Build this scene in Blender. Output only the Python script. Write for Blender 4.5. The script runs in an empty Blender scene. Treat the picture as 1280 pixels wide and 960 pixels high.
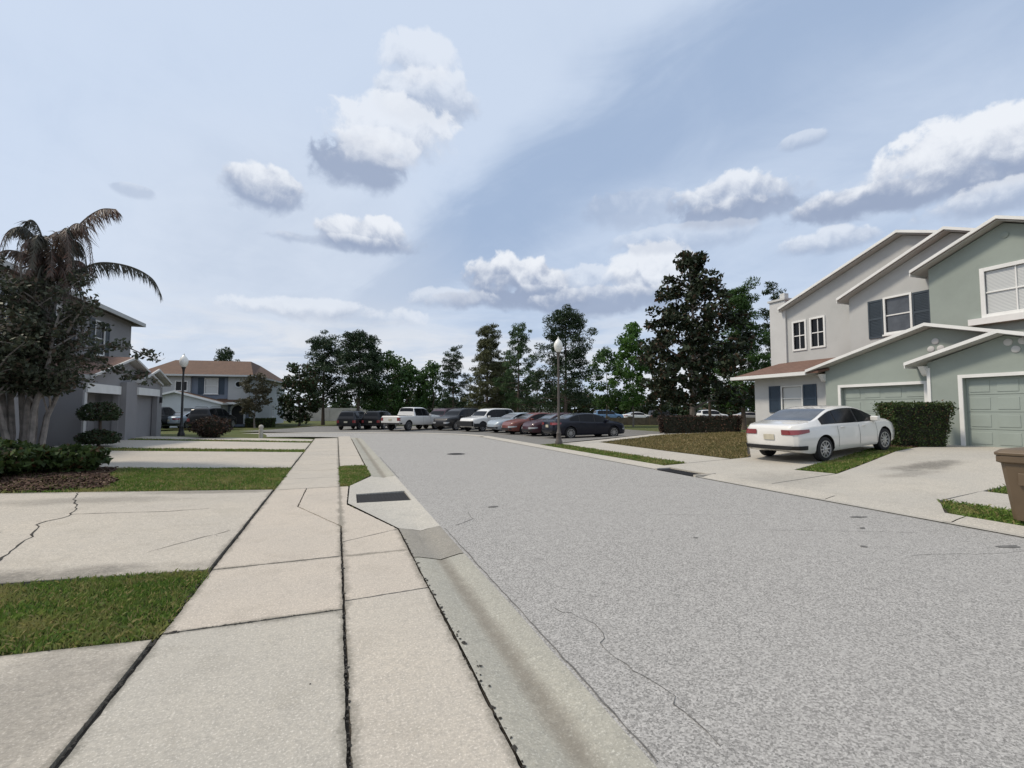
import bpy, bmesh, math, random
import numpy as np
from mathutils import Vector, Matrix
random.seed(7)
PI = math.pi
S = bpy.context.scene
COL = S.collection
rad = math.radians

# ------------------------------------------------------------------ objects
def tag(o, label=None, cat=None, group=None, kind=None):
    if label: o['label'] = label
    if cat: o['category'] = cat
    if group: o['group'] = group
    if kind: o['kind'] = kind
    return o

def empty(name, loc=(0, 0, 0), rz=0.0, **k):
    o = bpy.data.objects.new(name, None); COL.objects.link(o)
    o.location = loc; o.rotation_euler = (0, 0, rz); o.empty_display_size = 0.3
    return tag(o, **k)

def copy_tree(o, parent=None):
    c = o.copy(); COL.objects.link(c)
    if parent: c.parent = parent
    for ch in list(o.children): copy_tree(ch, c)
    return c

class MB:
    """collects polygons; build() links them as one mesh object"""
    def __init__(s): s.v = []; s.f = []; s.m = []; s.sm = []
    def add(s, vs, fs, m=0, smooth=False):
        b = len(s.v); s.v += [tuple(v) for v in vs]
        for f in fs: s.f.append([b + i for i in f]); s.m.append(m); s.sm.append(smooth)
    def box(s, x0, x1, y0, y1, z0, z1, m=0, M=None):
        vs = [Vector((x, y, z)) for x in (x0, x1) for y in (y0, y1) for z in (z0, z1)]
        if M: vs = [M @ v for v in vs]
        s.add(vs, [(0, 1, 3, 2), (4, 6, 7, 5), (0, 4, 5, 1), (2, 3, 7, 6), (0, 2, 6, 4), (1, 5, 7, 3)], m)
    def prism(s, poly, axis, a, b, m=0):
        """poly: 2-D outline in the two other axes, extruded along axis from a to b"""
        def P(p, t):
            return {'x': (t, p[0], p[1]), 'y': (p[0], t, p[1]), 'z': (p[0], p[1], t)}[axis]
        n = len(poly)
        s.add([P(p, a) for p in poly] + [P(p, b) for p in poly],
              [tuple(range(n))[::-1], tuple(range(n, 2 * n))] + [(i, (i + 1) % n, n + (i + 1) % n, n + i) for i in range(n)], m)
    def tube(s, path, radii, n=8, m=0, cap=True):
        path = [Vector(p) for p in path]; rings = []
        up = Vector((0.3, 0.2, 1)).normalized()
        for i, p in enumerate(path):
            d = (path[min(i + 1, len(path) - 1)] - path[max(i - 1, 0)])
            if d.length < 1e-6: d = Vector((0, 0, 1))
            d.normalize()
            a = d.cross(up)
            if a.length < 0.05: a = d.cross(Vector((1, 0, 0)))
            a.normalize(); b = d.cross(a); r = radii[i] if hasattr(radii, '__len__') else radii
            rings.append([p + (a * math.cos(2 * PI * k / n) + b * math.sin(2 * PI * k / n)) * r for k in range(n)])
        vs = [v for r in rings for v in r]; fs = []
        for i in range(len(path) - 1):
            for k in range(n):
                fs.append((i * n + k, i * n + (k + 1) % n, (i + 1) * n + (k + 1) % n, (i + 1) * n + k))
        if cap: fs += [tuple(range(n))[::-1], tuple(range(len(vs) - n, len(vs)))]
        s.add(vs, fs, m, True)
    def lathe(s, prof, n=24, m=0, axis='z', c=(0, 0, 0)):
        vs = []; fs = []
        for r, z in prof:
            for k in range(n):
                a = 2 * PI * k / n; x, y = r * math.cos(a), r * math.sin(a)
                vs.append({'z': (c[0] + x, c[1] + y, c[2] + z), 'y': (c[0] + x, c[1] + z, c[2] + y), 'x': (c[0] + z, c[1] + x, c[2] + y)}[axis])
        for i in range(len(prof) - 1):
            for k in range(n):
                fs.append((i * n + k, i * n + (k + 1) % n, (i + 1) * n + (k + 1) % n, (i + 1) * n + k))
        s.add(vs, fs, m, True)
    def build(s, name, mats, parent=None, smooth=None, bevel=0, **k):
        me = bpy.data.meshes.new(name); me.from_pydata(s.v, [], s.f)
        for mt in (mats if isinstance(mats, (list, tuple)) else [mats]): me.materials.append(mt)
        me.polygons.foreach_set('material_index', s.m)
        me.polygons.foreach_set('use_smooth', [(q if smooth is None else smooth) for q in s.sm])
        bm = bmesh.new(); bm.from_mesh(me); bmesh.ops.recalc_face_normals(bm, faces=bm.faces); bm.to_mesh(me); bm.free()
        if any(s.sm) or smooth: me.set_sharp_from_angle(angle=rad(42))
        me.update()
        o = bpy.data.objects.new(name, me); COL.objects.link(o)
        if parent: o.parent = parent
        if bevel:
            b = o.modifiers.new('bevel', 'BEVEL'); b.width = bevel; b.segments = 2; b.limit_method = 'ANGLE'
        return tag(o, **k)

def np_mesh(name, V, Q, mat, parent=None, **k):
    """V (n,3) vertices, Q (m,4 or 3) faces"""
    me = bpy.data.meshes.new(name); n, c = Q.shape
    me.vertices.add(len(V)); me.vertices.foreach_set('co', V.astype(np.float32).ravel())
    me.loops.add(n * c); me.loops.foreach_set('vertex_index', Q.astype(np.int32).ravel())
    me.polygons.add(n); me.polygons.foreach_set('loop_start', np.arange(0, n * c, c, dtype=np.int32))
    me.materials.append(mat); me.update(); me.validate()
    o = bpy.data.objects.new(name, me); COL.objects.link(o)
    if parent: o.parent = parent
    return tag(o, **k)

# ---------------------------------------------------------------- materials
class NT:
    def __init__(s, tree): s.t = tree
    def n(s, typ, **kw):
        x = s.t.nodes.new(typ)
        for k, v in kw.items(): setattr(x, k, v)
        return x
    def link(s, a, b): s.t.links.new(a, b)
    def put(s, sock, v):
        if isinstance(v, bpy.types.NodeSocket): s.link(v, sock)
        elif v is not None: sock.default_value = v
    def math(s, op, a, b=None, c=None, clamp=False):
        x = s.n('ShaderNodeMath', operation=op, use_clamp=clamp)
        for i, v in enumerate((a, b, c)): s.put(x.inputs[i], v)
        return x.outputs[0]
    def vmath(s, op, a, b=None):
        x = s.n('ShaderNodeVectorMath', operation=op); s.put(x.inputs[0], a); s.put(x.inputs[1], b)
        return x.outputs['Value'] if op in ('DOT_PRODUCT', 'LENGTH') else x.outputs[0]
    def mix(s, f, a, b, mode='MIX'):
        x = s.n('ShaderNodeMix', data_type='RGBA', blend_type=mode)
        s.put(x.inputs[0], f)
        for i, v in ((6, a), (7, b)):
            if isinstance(v, tuple) and len(v) == 3: v = v + (1,)
            s.put(x.inputs[i], v)
        return x.outputs[2]
    def noise(s, vec, scale, detail=4, rough=0.55, dist=0, off=None):
        if off is not None: vec = s.vmath('ADD', vec, off)
        x = s.n('ShaderNodeTexNoise'); s.put(x.inputs['Vector'], vec)
        x.inputs['Scale'].default_value = scale; x.inputs['Detail'].default_value = detail
        x.inputs['Roughness'].default_value = rough; x.inputs['Distortion'].default_value = dist
        return x.outputs['Fac']
    def mapr(s, v, a, b, c=0., d=1., smooth=False):
        x = s.n('ShaderNodeMapRange', interpolation_type='SMOOTHSTEP' if smooth else 'LINEAR')
        s.put(x.inputs[0], v)
        for i, q in enumerate((a, b, c, d)): x.inputs[i + 1].default_value = q
        return x.outputs[0]

def newmat(name):
    m = bpy.data.materials.new(name); m.use_nodes = True
    t = NT(m.node_tree); b = m.node_tree.nodes['Principled BSDF']
    tc = t.n('ShaderNodeTexCoord')
    return m, t, b, tc.outputs['Object']

def bump(t, b, h, strength=0.3, dist=0.01):
    x = t.n('ShaderNodeBump'); x.inputs['Strength'].default_value = strength; x.inputs['Distance'].default_value = dist
    t.put(x.inputs['Height'], h); t.link(x.outputs[0], b.inputs['Normal'])

def mat_plain(name, c, rough=0.6, var=0.12, scale=3.0, metal=0.0, coat=0.0, bumpy=0.0, bscale=80, spec=0.5):
    m, t, b, ob = newmat(name)
    n = t.noise(ob, scale, 5)
    lo = tuple(x * (1 - var) for x in c); hi = tuple(min(1, x * (1 + var)) for x in c)
    t.link(t.mix(t.mapr(n, .3, .7), lo, hi), b.inputs['Base Color'])
    b.inputs['Roughness'].default_value = rough; b.inputs['Metallic'].default_value = metal
    b.inputs['Coat Weight'].default_value = coat; b.inputs['Coat Roughness'].default_value = .05
    b.inputs['Specular IOR Level'].default_value = spec
    if bumpy: bump(t, b, t.noise(ob, bscale, 3), bumpy, .006)
    return m

def mat_concrete(name, c, stain=.5, warm=(1.03, 1.0, .95)):
    m, t, b, ob = newmat(name)
    big = t.noise(ob, .45, 5, .6); mid = t.noise(ob, 2.3, 6, .65, .4); fine = t.noise(ob, 70, 3, .7); med = t.noise(ob, 26, 4, .7)
    base = t.mix(t.mapr(big, .3, .7), tuple(x * .86 for x in c), tuple(c[i] * warm[i] for i in range(3)))
    st = t.mapr(mid, .52, .78, 0, stain)
    base = t.mix(st, base, tuple(x * f for x, f in zip(c, (.60, .58, .54))))
    base = t.mix(t.mapr(med, .35, .7, 0, .75), base, tuple(x * .70 for x in c))
    base = t.mix(t.mapr(t.noise(ob, 6.5, 5, .7), .5, .75, 0, .45), base, tuple(x * .66 for x in c))
    sp = t.mapr(fine, .54, .70, 0, .8)
    base = t.mix(sp, base, tuple(min(1, x * 1.45) for x in c))
    dk = t.mapr(fine, .44, .28, 0, .55)
    base = t.mix(dk, base, tuple(x * .45 for x in c))
    t.link(base, b.inputs['Base Color'])
    b.inputs['Roughness'].default_value = .88; b.inputs['Specular IOR Level'].default_value = .25
    bump(t, b, t.math('ADD', fine, med), .35, .004)
    return m

def mp_obj(t, ob, sc):
    x = t.n('ShaderNodeMapping'); t.link(ob, x.inputs[0]); x.inputs['Scale'].default_value = sc; return x.outputs[0]

def stain(mat, boxes):
    """soft edged oil or dirt stains: (x, y, rx, ry, strength) in metres"""
    t = NT(mat.node_tree); b = mat.node_tree.nodes['Principled BSDF']; c = b.inputs['Base Color'].links[0].from_socket
    ob = t.n('ShaderNodeTexCoord').outputs['Object']; n = t.noise(ob, 2.2, 6, .7); n2 = t.noise(ob, 25, 4, .7)
    for x, y, rx, ry, k in boxes:
        d = t.vmath('LENGTH', mp_obj(t, t.vmath('SUBTRACT', ob, (x, y, 0)), (1 / rx, 1 / ry, 0)))
        d = t.math('ADD', d, t.math('MULTIPLY', t.math('SUBTRACT', n, .5), 1.5))
        f = t.math('MULTIPLY', t.mapr(d, 1.1, .2, 0, k, True), t.mapr(n2, .3, .6, .55, 1)); c = t.mix(f, c, (.085, .08, .07))
    t.link(c, b.inputs['Base Color']); return mat

def edge_dirt(mat, jx, jy):
    """grime that has worked into the concrete along its joints"""
    t = NT(mat.node_tree); b = mat.node_tree.nodes['Principled BSDF']; c = b.inputs['Base Color'].links[0].from_socket
    ob = t.n('ShaderNodeTexCoord').outputs['Object']; sx = t.n('ShaderNodeSeparateXYZ'); t.link(ob, sx.inputs[0]); d = None
    for k, vals in ((0, jx), (1, jy)):
        for v in vals:
            q = t.math('ABSOLUTE', t.math('SUBTRACT', sx.outputs[k], v)); d = q if d is None else t.math('MINIMUM', d, q)
    n = t.noise(ob, 3.0, 6, .7); w = t.mapr(n, .35, .7, .015, .13); n2 = t.noise(ob, 40, 4, .7)
    f = t.math('MULTIPLY', t.mapr(t.math('DIVIDE', d, w), 1.0, .0, 0, .8, True), t.mapr(n2, .3, .6, .3, 1)); t.link(t.mix(f, c, (.10, .095, .075)), b.inputs['Base Color'])

def gutter_silt(mat):
    """brown silt lying along the low line of the gutter (a stain of the concrete itself)"""
    t = NT(mat.node_tree); b = mat.node_tree.nodes['Principled BSDF']; src = b.inputs['Base Color'].links[0].from_socket
    ob = t.n('ShaderNodeTexCoord').outputs['Object']; sx = t.n('ShaderNodeSeparateXYZ'); t.link(ob, sx.inputs[0])
    n = t.noise(ob, 1.3, 5, .65); n2 = t.noise(ob, 14, 4, .7)
    d = t.math('ABSOLUTE', t.math('SUBTRACT', sx.outputs[0], 1.125))
    w = t.math('ADD', .04, t.math('MULTIPLY', n, .13))
    f = t.math('MULTIPLY', t.mapr(t.math('DIVIDE', d, w), 1.15, .1, 0, .55, True), t.mapr(n2, .2, .55, .45, 1))
    t.link(t.mix(f, src, (.135, .112, .085)), b.inputs['Base Color'])
    return mat

def mat_asphalt(name, lo, hi, k=1.0):
    m, t, b, ob = newmat(name)
    v = t.n('ShaderNodeTexVoronoi'); t.link(ob, v.inputs['Vector']); v.inputs['Scale'].default_value = 48 * k
    cell = t.n('ShaderNodeSeparateColor'); t.link(v.outputs['Color'], cell.inputs[0])
    fine = t.noise(ob, 105 * k, 3, .7); mid = t.noise(ob, 20 * k, 4, .7); big = t.noise(ob, .35, 5, .6); str_ = t.noise(ob, 1.7, 6, .7)
    g = t.math('ADD', t.math('MULTIPLY', cell.outputs[0], .42), t.math('MULTIPLY', fine, .95))
    g = t.math('ADD', g, t.math('MULTIPLY', mid, .30))
    f = t.mapr(g, .52, 1.20)
    base = t.mix(f, lo, hi)
    lane = t.noise(mp_obj(t, ob, (1.5, .06, 1)), 1.0, 4, .6); base = t.mix(t.mapr(lane, .5, .72, 0, .2), base, tuple(x * .55 for x in hi))
    base = t.mix(t.mapr(t.noise(ob, 7.5 , 4, .7), .30, .75, .16, 0), base, (.06, .06, .06))
    base = t.mix(t.mapr(big, .3, .7, 0, .22), base, tuple(x * .62 for x in hi))
    base = t.mix(t.mapr(str_, .58, .75, 0, .35), base, tuple(x * .5 for x in hi))
    t.link(base, b.inputs['Base Color'])
    b.inputs['Roughness'].default_value = .9; b.inputs['Specular IOR Level'].default_value = .2
    bump(t, b, g, .5, .006)
    return m

def mat_leaf(name, dark, light, trans=.25, warm=None, warmth=0.0, rough=.55):
    m, t, b, ob = newmat(name)
    g = t.n('ShaderNodeNewGeometry'); r = g.outputs['Random Per Island']
    n = t.noise(ob, .9, 3)
    f = t.math('ADD', t.math('MULTIPLY', r, .6), t.math('MULTIPLY', n, .5))
    c = t.mix(t.mapr(f, .2, .95), dark, light)
    if warm and name.startswith('grass'): c = t.mix(t.mapr(t.noise(ob, 1.6, 5, .65), .48, .66, 0, .75), c, warm)
    if warm: c = t.mix(t.mapr(t.math('FRACT', t.math('MULTIPLY', r, 17.3)), 1 - warmth, 1 - warmth + .05), c, warm)
    t.link(c, b.inputs['Base Color']); b.inputs['Roughness'].default_value = rough
    b.inputs['Specular IOR Level'].default_value = .25
    tr = t.n('ShaderNodeBsdfTranslucent'); t.link(c, tr.inputs['Color'])
    mx = t.n('ShaderNodeMixShader'); mx.inputs[0].default_value = trans
    out = m.node_tree.nodes['Material Output']
    t.link(b.outputs[0], mx.inputs[1]); t.link(tr.outputs[0], mx.inputs[2]); t.link(mx.outputs[0], out.inputs[0])
    return m

def mat_lawn(name, a, bb, c3):
    m, t, b, ob = newmat(name)
    n1 = t.noise(ob, .35, 6, .65); n2 = t.noise(ob, 6, 5, .7); n3 = t.noise(ob, 60, 3, .7)
    c = t.mix(t.mapr(n1, .35, .65), a, bb); c = t.mix(t.mapr(n2, .5, .7, 0, .7), c, c3)
    c = t.mix(t.mapr(n3, .3, .6, .45, 0), c, tuple(x * .4 for x in a))
    t.link(c, b.inputs['Base Color']); b.inputs['Roughness'].default_value = .95; b.inputs['Specular IOR Level'].default_value = .1
    bump(t, b, t.math('ADD', n3, n2), .6, .03)
    return m

def mat_shingle(name, c, c2):
    m, t, b, ob = newmat(name)
    w = t.n('ShaderNodeTexBrick'); mp = t.n('ShaderNodeMapping'); t.link(ob, mp.inputs[0])
    mp.inputs['Rotation'].default_value = (0, 0, rad(90)); t.link(mp.outputs[0], w.inputs[0])
    w.inputs['Scale'].default_value = 1; w.inputs['Brick Width'].default_value = .3; w.inputs['Row Height'].default_value = .14
    w.inputs['Mortar Size'].default_value = .008
    w.inputs['Color1'].default_value = c + (1,); w.inputs['Color2'].default_value = c2 + (1,); w.inputs['Mortar'].default_value = tuple(x * .35 for x in c) + (1,)
    n = t.noise(ob, 1.1, 5, .65)
    t.link(t.mix(t.mapr(n, .35, .7, 0, .5), w.outputs[0], tuple(x * .55 for x in c)), b.inputs['Base Color'])
    b.inputs['Roughness'].default_value = .9
    return m

def mat_stucco(name, c):
    m, t, b, ob = newmat(name)
    big = t.noise(ob, .6, 5, .6); st = t.noise(ob, (2.2), 4, .6); fine = t.noise(ob, 55, 3, .6)
    base = t.mix(t.mapr(big, .3, .7), tuple(x * .92 for x in c), tuple(x * 1.05 for x in c))
    base = t.mix(t.mapr(st, .56, .8, 0, .22), base, tuple(x * .7 for x in c))
    t.link(base, b.inputs['Base Color']); b.inputs['Roughness'].default_value = .9; b.inputs['Specular IOR Level'].default_value = .2
    bump(t, b, fine, .4, .006)
    return m

def mat_blind(name, c, dark):
    m, t, b, ob = newmat(name)
    w = t.n('ShaderNodeTexWave', wave_type='BANDS', bands_direction='Z'); t.link(ob, w.inputs['Vector'])
    w.inputs['Scale'].default_value = 6.5
    t.link(t.mix(t.mapr(w.outputs['Fac'], .15, .4), dark, c), b.inputs['Base Color'])
    b.inputs['Roughness'].default_value = .35; b.inputs['Coat Weight'].default_value = .6; b.inputs['Coat Roughness'].default_value = .03
    return m

M = {}
M['conc'] = mat_concrete('concrete_slab', (.50, .462, .402), .65)
M['conc_g'] = mat_concrete('concrete_grey', (.465, .44, .388), .65)
M['conc_w'] = mat_concrete('concrete_warm', (.52, .47, .405), .55)
M['conc2'] = mat_concrete('concrete_drive', (.50, .462, .40), .6)
M['concg'] = mat_concrete('concrete_gutter', (.39, .38, .33), .5)
gutter_silt(M['concg'])
for k_ in ('conc', 'conc_g', 'conc_w'): edge_dirt(M[k_], (-1.15, .085, .815), () if k_ == 'conc' else (4.13, 5.6, 10.68))
edge_dirt(M['conc2'], (-1.17,), (4.07, 5.61, 10.78, 14.62))
M['concw'] = mat_concrete('concrete_apron', (.50, .48, .43), .6)
M['concr'] = mat_concrete('concrete_right', (.47, .445, .395), .45)
stain(M['concr'], [(13.4, 7.3, 1.4, .5, .75), (12.2, 6.9, 1.2, .4, .4), (13.0, 10.1, 2.0, .6, .5), (9.6, 8.0, 1.5, 1.2, .25)])
stain(M['conc2'], [(-3.2, 5.75, 2.4, .35, .7), (-2.2, 10.6, 1.8, .3, .6), (-3.8, 9.9, 1.6, .5, .4), (-1.6, 3.2, .7, 1.6, .4)])
M['concd'] = mat_concrete('concrete_dark', (.30, .285, .25), .6)
M['asph'] = mat_asphalt('asphalt_worn', (.115, .112, .105), (.62, .60, .565), 2.0)
M['asph2'] = mat_asphalt('asphalt_lot', (.10, .098, .092), (.30, .29, .27))
M['soil'] = mat_plain('soil', (.045, .038, .03), .95, .4, 9, bumpy=.6)
M['mulch'] = mat_plain('mulch', (.06, .034, .024), .95, .5, 14, bumpy=.9, bscale=45)
M['crack'] = mat_plain('crack_dirt', (.03, .027, .022), .95, .4, 20)
M['chip'] = mat_leaf('mulch_chip', (.035, .02, .014), (.12, .07, .05), .0, (.20, .14, .10), .12, .9)
M['tar'] = mat_plain('tar', (.12, .117, .11), .9, .4, 30)
M['lawn'] = mat_lawn('lawn_far', (.075, .105, .035), (.13, .13, .055), (.16, .135, .07))
M['lawnb'] = mat_lawn('lawn_thatch', (.075, .075, .028), (.13, .10, .05), (.17, .135, .07))
M['lawng'] = mat_lawn('lawn_soil', (.03, .042, .012), (.05, .06, .02), (.09, .075, .035))
M['blade'] = mat_leaf('grass_blade', (.075, .14, .024), (.20, .30, .06), .35, (.36, .31, .13), .2)
M['bladeb'] = mat_leaf('grass_dry', (.09, .095, .028), (.20, .17, .065), .25, (.30, .23, .11), .4)
M['bark'] = mat_plain('bark', (.11, .085, .068), .95, .4, 7, bumpy=.9, bscale=22)
M['barkg'] = mat_plain('bark_grey', (.21, .185, .165), .95, .35, 6, bumpy=.7, bscale=25)
M['lf_dark'] = mat_leaf('leaf_dark', (0.018, 0.033, 0.015), (0.068, 0.098, 0.042), .15, (.06, .035, .018), .16)
M['lf_olive'] = mat_leaf('leaf_olive', (.03, .04, .024), (.095, .105, .065), .2, (.10, .075, .055), .2)
M['lf_mag'] = mat_leaf('leaf_magnolia', (.012, .019, .009), (.04, .056, .026), .10, (.070, .042, .024), .17, .6)
M['lf_pine'] = mat_leaf('needle_dark', (0.015, 0.033, 0.015), (0.053, 0.083, 0.036), .12)
M['lf_pineg'] = mat_leaf('needle_green', (0.029, 0.061, 0.023), (0.087, 0.145, 0.058), .2)
M['lf_mid'] = mat_leaf('leaf_mid', (0.025, 0.059, 0.017), (0.084, 0.154, 0.042), .25)
M['lf_bright'] = mat_leaf('leaf_bright', (.04, .095, .02), (.12, .23, .05), .35)
M['lf_feather'] = mat_leaf('leaf_feather', (0.061, 0.070, 0.035), (0.162, 0.169, 0.081), .25)
M['lf_grey'] = mat_leaf('leaf_grey', (.05, .048, .03), (.12, .11, .065), .25)
M['lf_hedge'] = mat_leaf('leaf_hedge', (0.021, 0.039, 0.013), (0.075, 0.112, 0.030), .15, (.10, .055, .025), .10)
M['lf_red'] = mat_leaf('leaf_red', (.02, .014, .012), (.055, .038, .026), .1, (.10, .05, .03), .2)
M['fr_dead'] = mat_leaf('frond_dead', (.085, .066, .056), (.21, .165, .14), .2, (.22, .12, .09), .18)
M['fr_gr'] = mat_leaf('frond_grey', (.05, .05, .04), (.12, .115, .09), .2)
M['hedgecore'] = mat_plain('hedge_twigs', (.018, .02, .01), .95, .4, 10)
M['white'] = mat_plain('white_trim', (.74, .74, .72), .55, .06, 2)
M['soffit'] = mat_plain('soffit_paint', (.50, .50, .48), .7, .06, 2)
M['green'] = mat_stucco('stucco_green', (.30, .34, .31))
M['greend'] = mat_plain('door_green', (.30, .345, .315), .5, .06, 1.5)
M['grey'] = mat_stucco('stucco_grey', (.47, .475, .465))
M['greyl'] = mat_stucco('stucco_pale', (.56, .56, .55))
M['dgrey'] = mat_stucco('stucco_taupe', (.265, .26, .265))
M['dgreyb'] = mat_stucco('stucco_brown', (.18, .13, .115))
M['lgrey'] = mat_plain('garage_grey', (.17, .175, .19), .5, .08, 2)
M['doorw'] = mat_plain('door_white', (.58, .63, .60), .5, .06, 2)
M['shut'] = mat_plain('shutter_navy', (.035, .058, .088), .5, .1, 3)
M['shutg'] = mat_plain('shutter_slate', (.04, .055, .07), .5, .1, 3)
M['shing'] = mat_shingle('roof_brown', (.20, .115, .085), (.16, .09, .065))
M['shingr'] = mat_shingle('roof_red', (.145, .082, .05), (.115, .066, .044))
M['shingg'] = mat_shingle('roof_grey', (.13, .12, .115), (.10, .095, .09))
M['blind'] = mat_blind('window_blind', (.62, .63, .61), (.30, .32, .33))
M['glass'] = mat_plain('dark_glass', (.008, .009, .011), .10, .2, 2, spec=.22)
M['glassg'] = mat_plain('grey_glass', (.075, .082, .092), .12, .25, 2.5, coat=.25)
M['black'] = mat_plain('black_plastic', (.012, .012, .013), .6, .2, 5)
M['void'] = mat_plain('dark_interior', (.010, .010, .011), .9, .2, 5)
M['tyre'] = mat_plain('tyre_rubber', (.014, .014, .015), .85, .2, 9)
M['rim'] = mat_plain('alloy', (.42, .43, .45), .32, .1, 5, metal=.85)
M['brown'] = mat_plain('bin_brown', (.125, .088, .052), .5, .1, 3, bumpy=.15)
M['iron'] = mat_plain('cast_iron', (.035, .034, .033), .75, .3, 12, metal=.3, bumpy=.3)
M['lampgl'] = mat_plain('lamp_globe', (.80, .79, .74), .25, .03, 5, coat=.4)
M['pole'] = mat_plain('pole_black', (.022, .022, .024), .5, .2, 5)
M['poleb'] = mat_plain('pole_brown', (.10, .085, .075), .6, .2, 5)
M['hblue'] = mat_stucco('stucco_bluegrey', (.19, .22, .27))
M['hcream'] = mat_stucco('stucco_cream', (.45, .46, .46))
M['hwhite'] = mat_stucco('stucco_white', (.55, .58, .60))
M['fence'] = mat_plain('fence_pale', (.42, .39, .35), .8, .15, 1)
M['post'] = mat_plain('post_pale', (.52, .48, .42), .7, .15, 6)
M['tail'] = mat_plain('lamp_red', (.22, .035, .04), .2, .1, 4, coat=.6)
M['head'] = mat_plain('lamp_clear', (.40, .41, .42), .15, .1, 4, coat=.6)
M['plate'] = mat_plain('number_plate', (.50, .46, .36), .5, .1, 10)
def paint(name, c, metal=0.0):
    return mat_plain(name, c, .35, .03, 2, metal=metal, coat=.3, spec=.3)
PAINT = dict(white=mat_plain('paint_white', (.70, .685, .65), .22, .03, 2, coat=1., spec=.5), navy=paint('paint_navy', (.005, .007, .016)), red=paint('paint_red', (.15, .048, .038)),
             maroon=paint('paint_maroon', (.05, .018, .025)), silver=paint('paint_silver', (.33, .38, .42), .25), dark=paint('paint_dark', (.018, .018, .02)),
             black=paint('paint_black', (.006, .006, .007)), blue=paint('paint_blue', (.12, .22, .36)), beige=paint('paint_beige', (.36, .32, .28)))

# ------------------------------------------------------------------ terrain
def smst(a, b, x):
    t = min(1, max(0, (x - a) / (b - a))); return t * t * (3 - 2 * t)
def zt(x, y):
    r = float(np.interp(x, (8.75, 12.4, 15.4, 20.0), (0, .20, .40, .43))) * (1 - .85 * smst(19.5, 25, y))
    l = .30 * min(1, max(0, (-1.2 - x) / 7.8)) * (1 - .9 * smst(30, 50, y))
    return r + l

def axis(lo, hi, fine_lo, fine_hi, step):
    a = list(np.arange(fine_lo, fine_hi + .001, step)); d = step; x = fine_hi
    while x < hi: d *= 1.35; x += d; a.append(x)
    d = step; x = fine_lo
    while x > lo: d *= 1.35; x -= d; a.insert(0, x)
    return a
xs = axis(-900, 900, -20, 26, 1.0); ys = axis(-300, 1500, -6, 60, 1.0)
g = MB()
g.add([(x, y, zt(x, y) - .12) for y in ys for x in xs],
      [(j * len(xs) + i, j * len(xs) + i + 1, (j + 1) * len(xs) + i + 1, (j + 1) * len(xs) + i) for j in range(len(ys) - 1) for i in range(len(xs) - 1)])
g.build('ground', M['lawn'], kind='structure')

def edge_pts(poly, step, jit):
    out = []
    n = len(poly)
    for i in range(n):
        a, b = poly[i], poly[(i + 1) % n]
        L = math.hypot(b[0] - a[0], b[1] - a[1]); k = max(1, int(L / step))
        for j in range(k):
            t = j / k
            x, y = a[0] + (b[0] - a[0]) * t, a[1] + (b[1] - a[1]) * t
            if j and jit: x += random.uniform(-jit, jit); y += random.uniform(-jit, jit)
            out.append((x, y))
    return out

def inset(poly, d):
    n = len(poly); out = []
    area = sum(poly[i][0] * poly[(i + 1) % n][1] - poly[(i + 1) % n][0] * poly[i][1] for i in range(n))
    s = 1 if area > 0 else -1
    for i in range(n):
        p0, p1, p2 = Vector(poly[i - 1]), Vector(poly[i]), Vector(poly[(i + 1) % n])
        e1 = (p1 - p0).normalized(); e2 = (p2 - p1).normalized()
        n1 = Vector((-e1.y, e1.x)) * s; n2 = Vector((-e2.y, e2.x)) * s
        m = n1 + n2
        if m.length < .2: m = n1
        m.normalize(); q = p1 + m * (d / max(.4, m.dot(n1))); out.append((q.x, q.y))
    return out

XB = (-9.0, -1.2, 8.75, 12.4, 15.4, 20.0)
def draped(mb, p, off, m=0):
    """fill outline p and drape it over the terrain, split where the slope changes"""
    bm = bmesh.new(); bm.faces.new([bm.verts.new((x, y, 0)) for x, y in p])
    x0, x1 = min(q[0] for q in p), max(q[0] for q in p); y0, y1 = min(q[1] for q in p), max(q[1] for q in p)
    cuts = [((x, 0, 0), (1, 0, 0)) for x in XB if x0 < x < x1] + [((0, y, 0), (0, 1, 0)) for y in np.arange(19.5, 50, 1.5) if y0 < y < y1 and y1 > 24]
    for co, no in cuts: bmesh.ops.bisect_plane(bm, geom=bm.verts[:] + bm.edges[:] + bm.faces[:], plane_co=co, plane_no=no, dist=1e-5)
    bmesh.ops.triangulate(bm, faces=bm.faces)
    bm.verts.index_update()
    mb.add([(v.co.x, v.co.y, zt(v.co.x, v.co.y) + off) for v in bm.verts], [[v.index for v in f.verts] for f in bm.faces], m); bm.free()

def slab(mb, poly, off=0., thick=.07, gap=.012, jit=.005, step=.14, m=0):
    p = edge_pts(inset(poly, gap) if gap else poly, step, jit)
    n = len(p)
    top = [(x, y, zt(x, y) + off) for x, y in p]; bot = [(x, y, zt(x, y) + off - thick) for x, y in p]
    draped(mb, p, off, m)
    mb.add(top + bot, [(i, n + i, n + (i + 1) % n, (i + 1) % n) for i in range(n)], m)

def sheet(name, poly, mat, off, step=.6, jit=0., **k):
    mb = MB(); p = edge_pts(poly, step, jit)
    draped(mb, p, off)
    o = mb.build(name, mat, **k)
    return o

def in_poly(x, y, poly):
    c = np.zeros(len(x), bool); n = len(poly)
    for i in range(n):
        x0, y0 = poly[i]; x1, y1 = poly[(i + 1) % n]
        if y0 == y1: continue
        c ^= ((y0 > y) != (y1 > y)) & (x < (x1 - x0) * (y - y0) / (y1 - y0) + x0)
    return c

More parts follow.
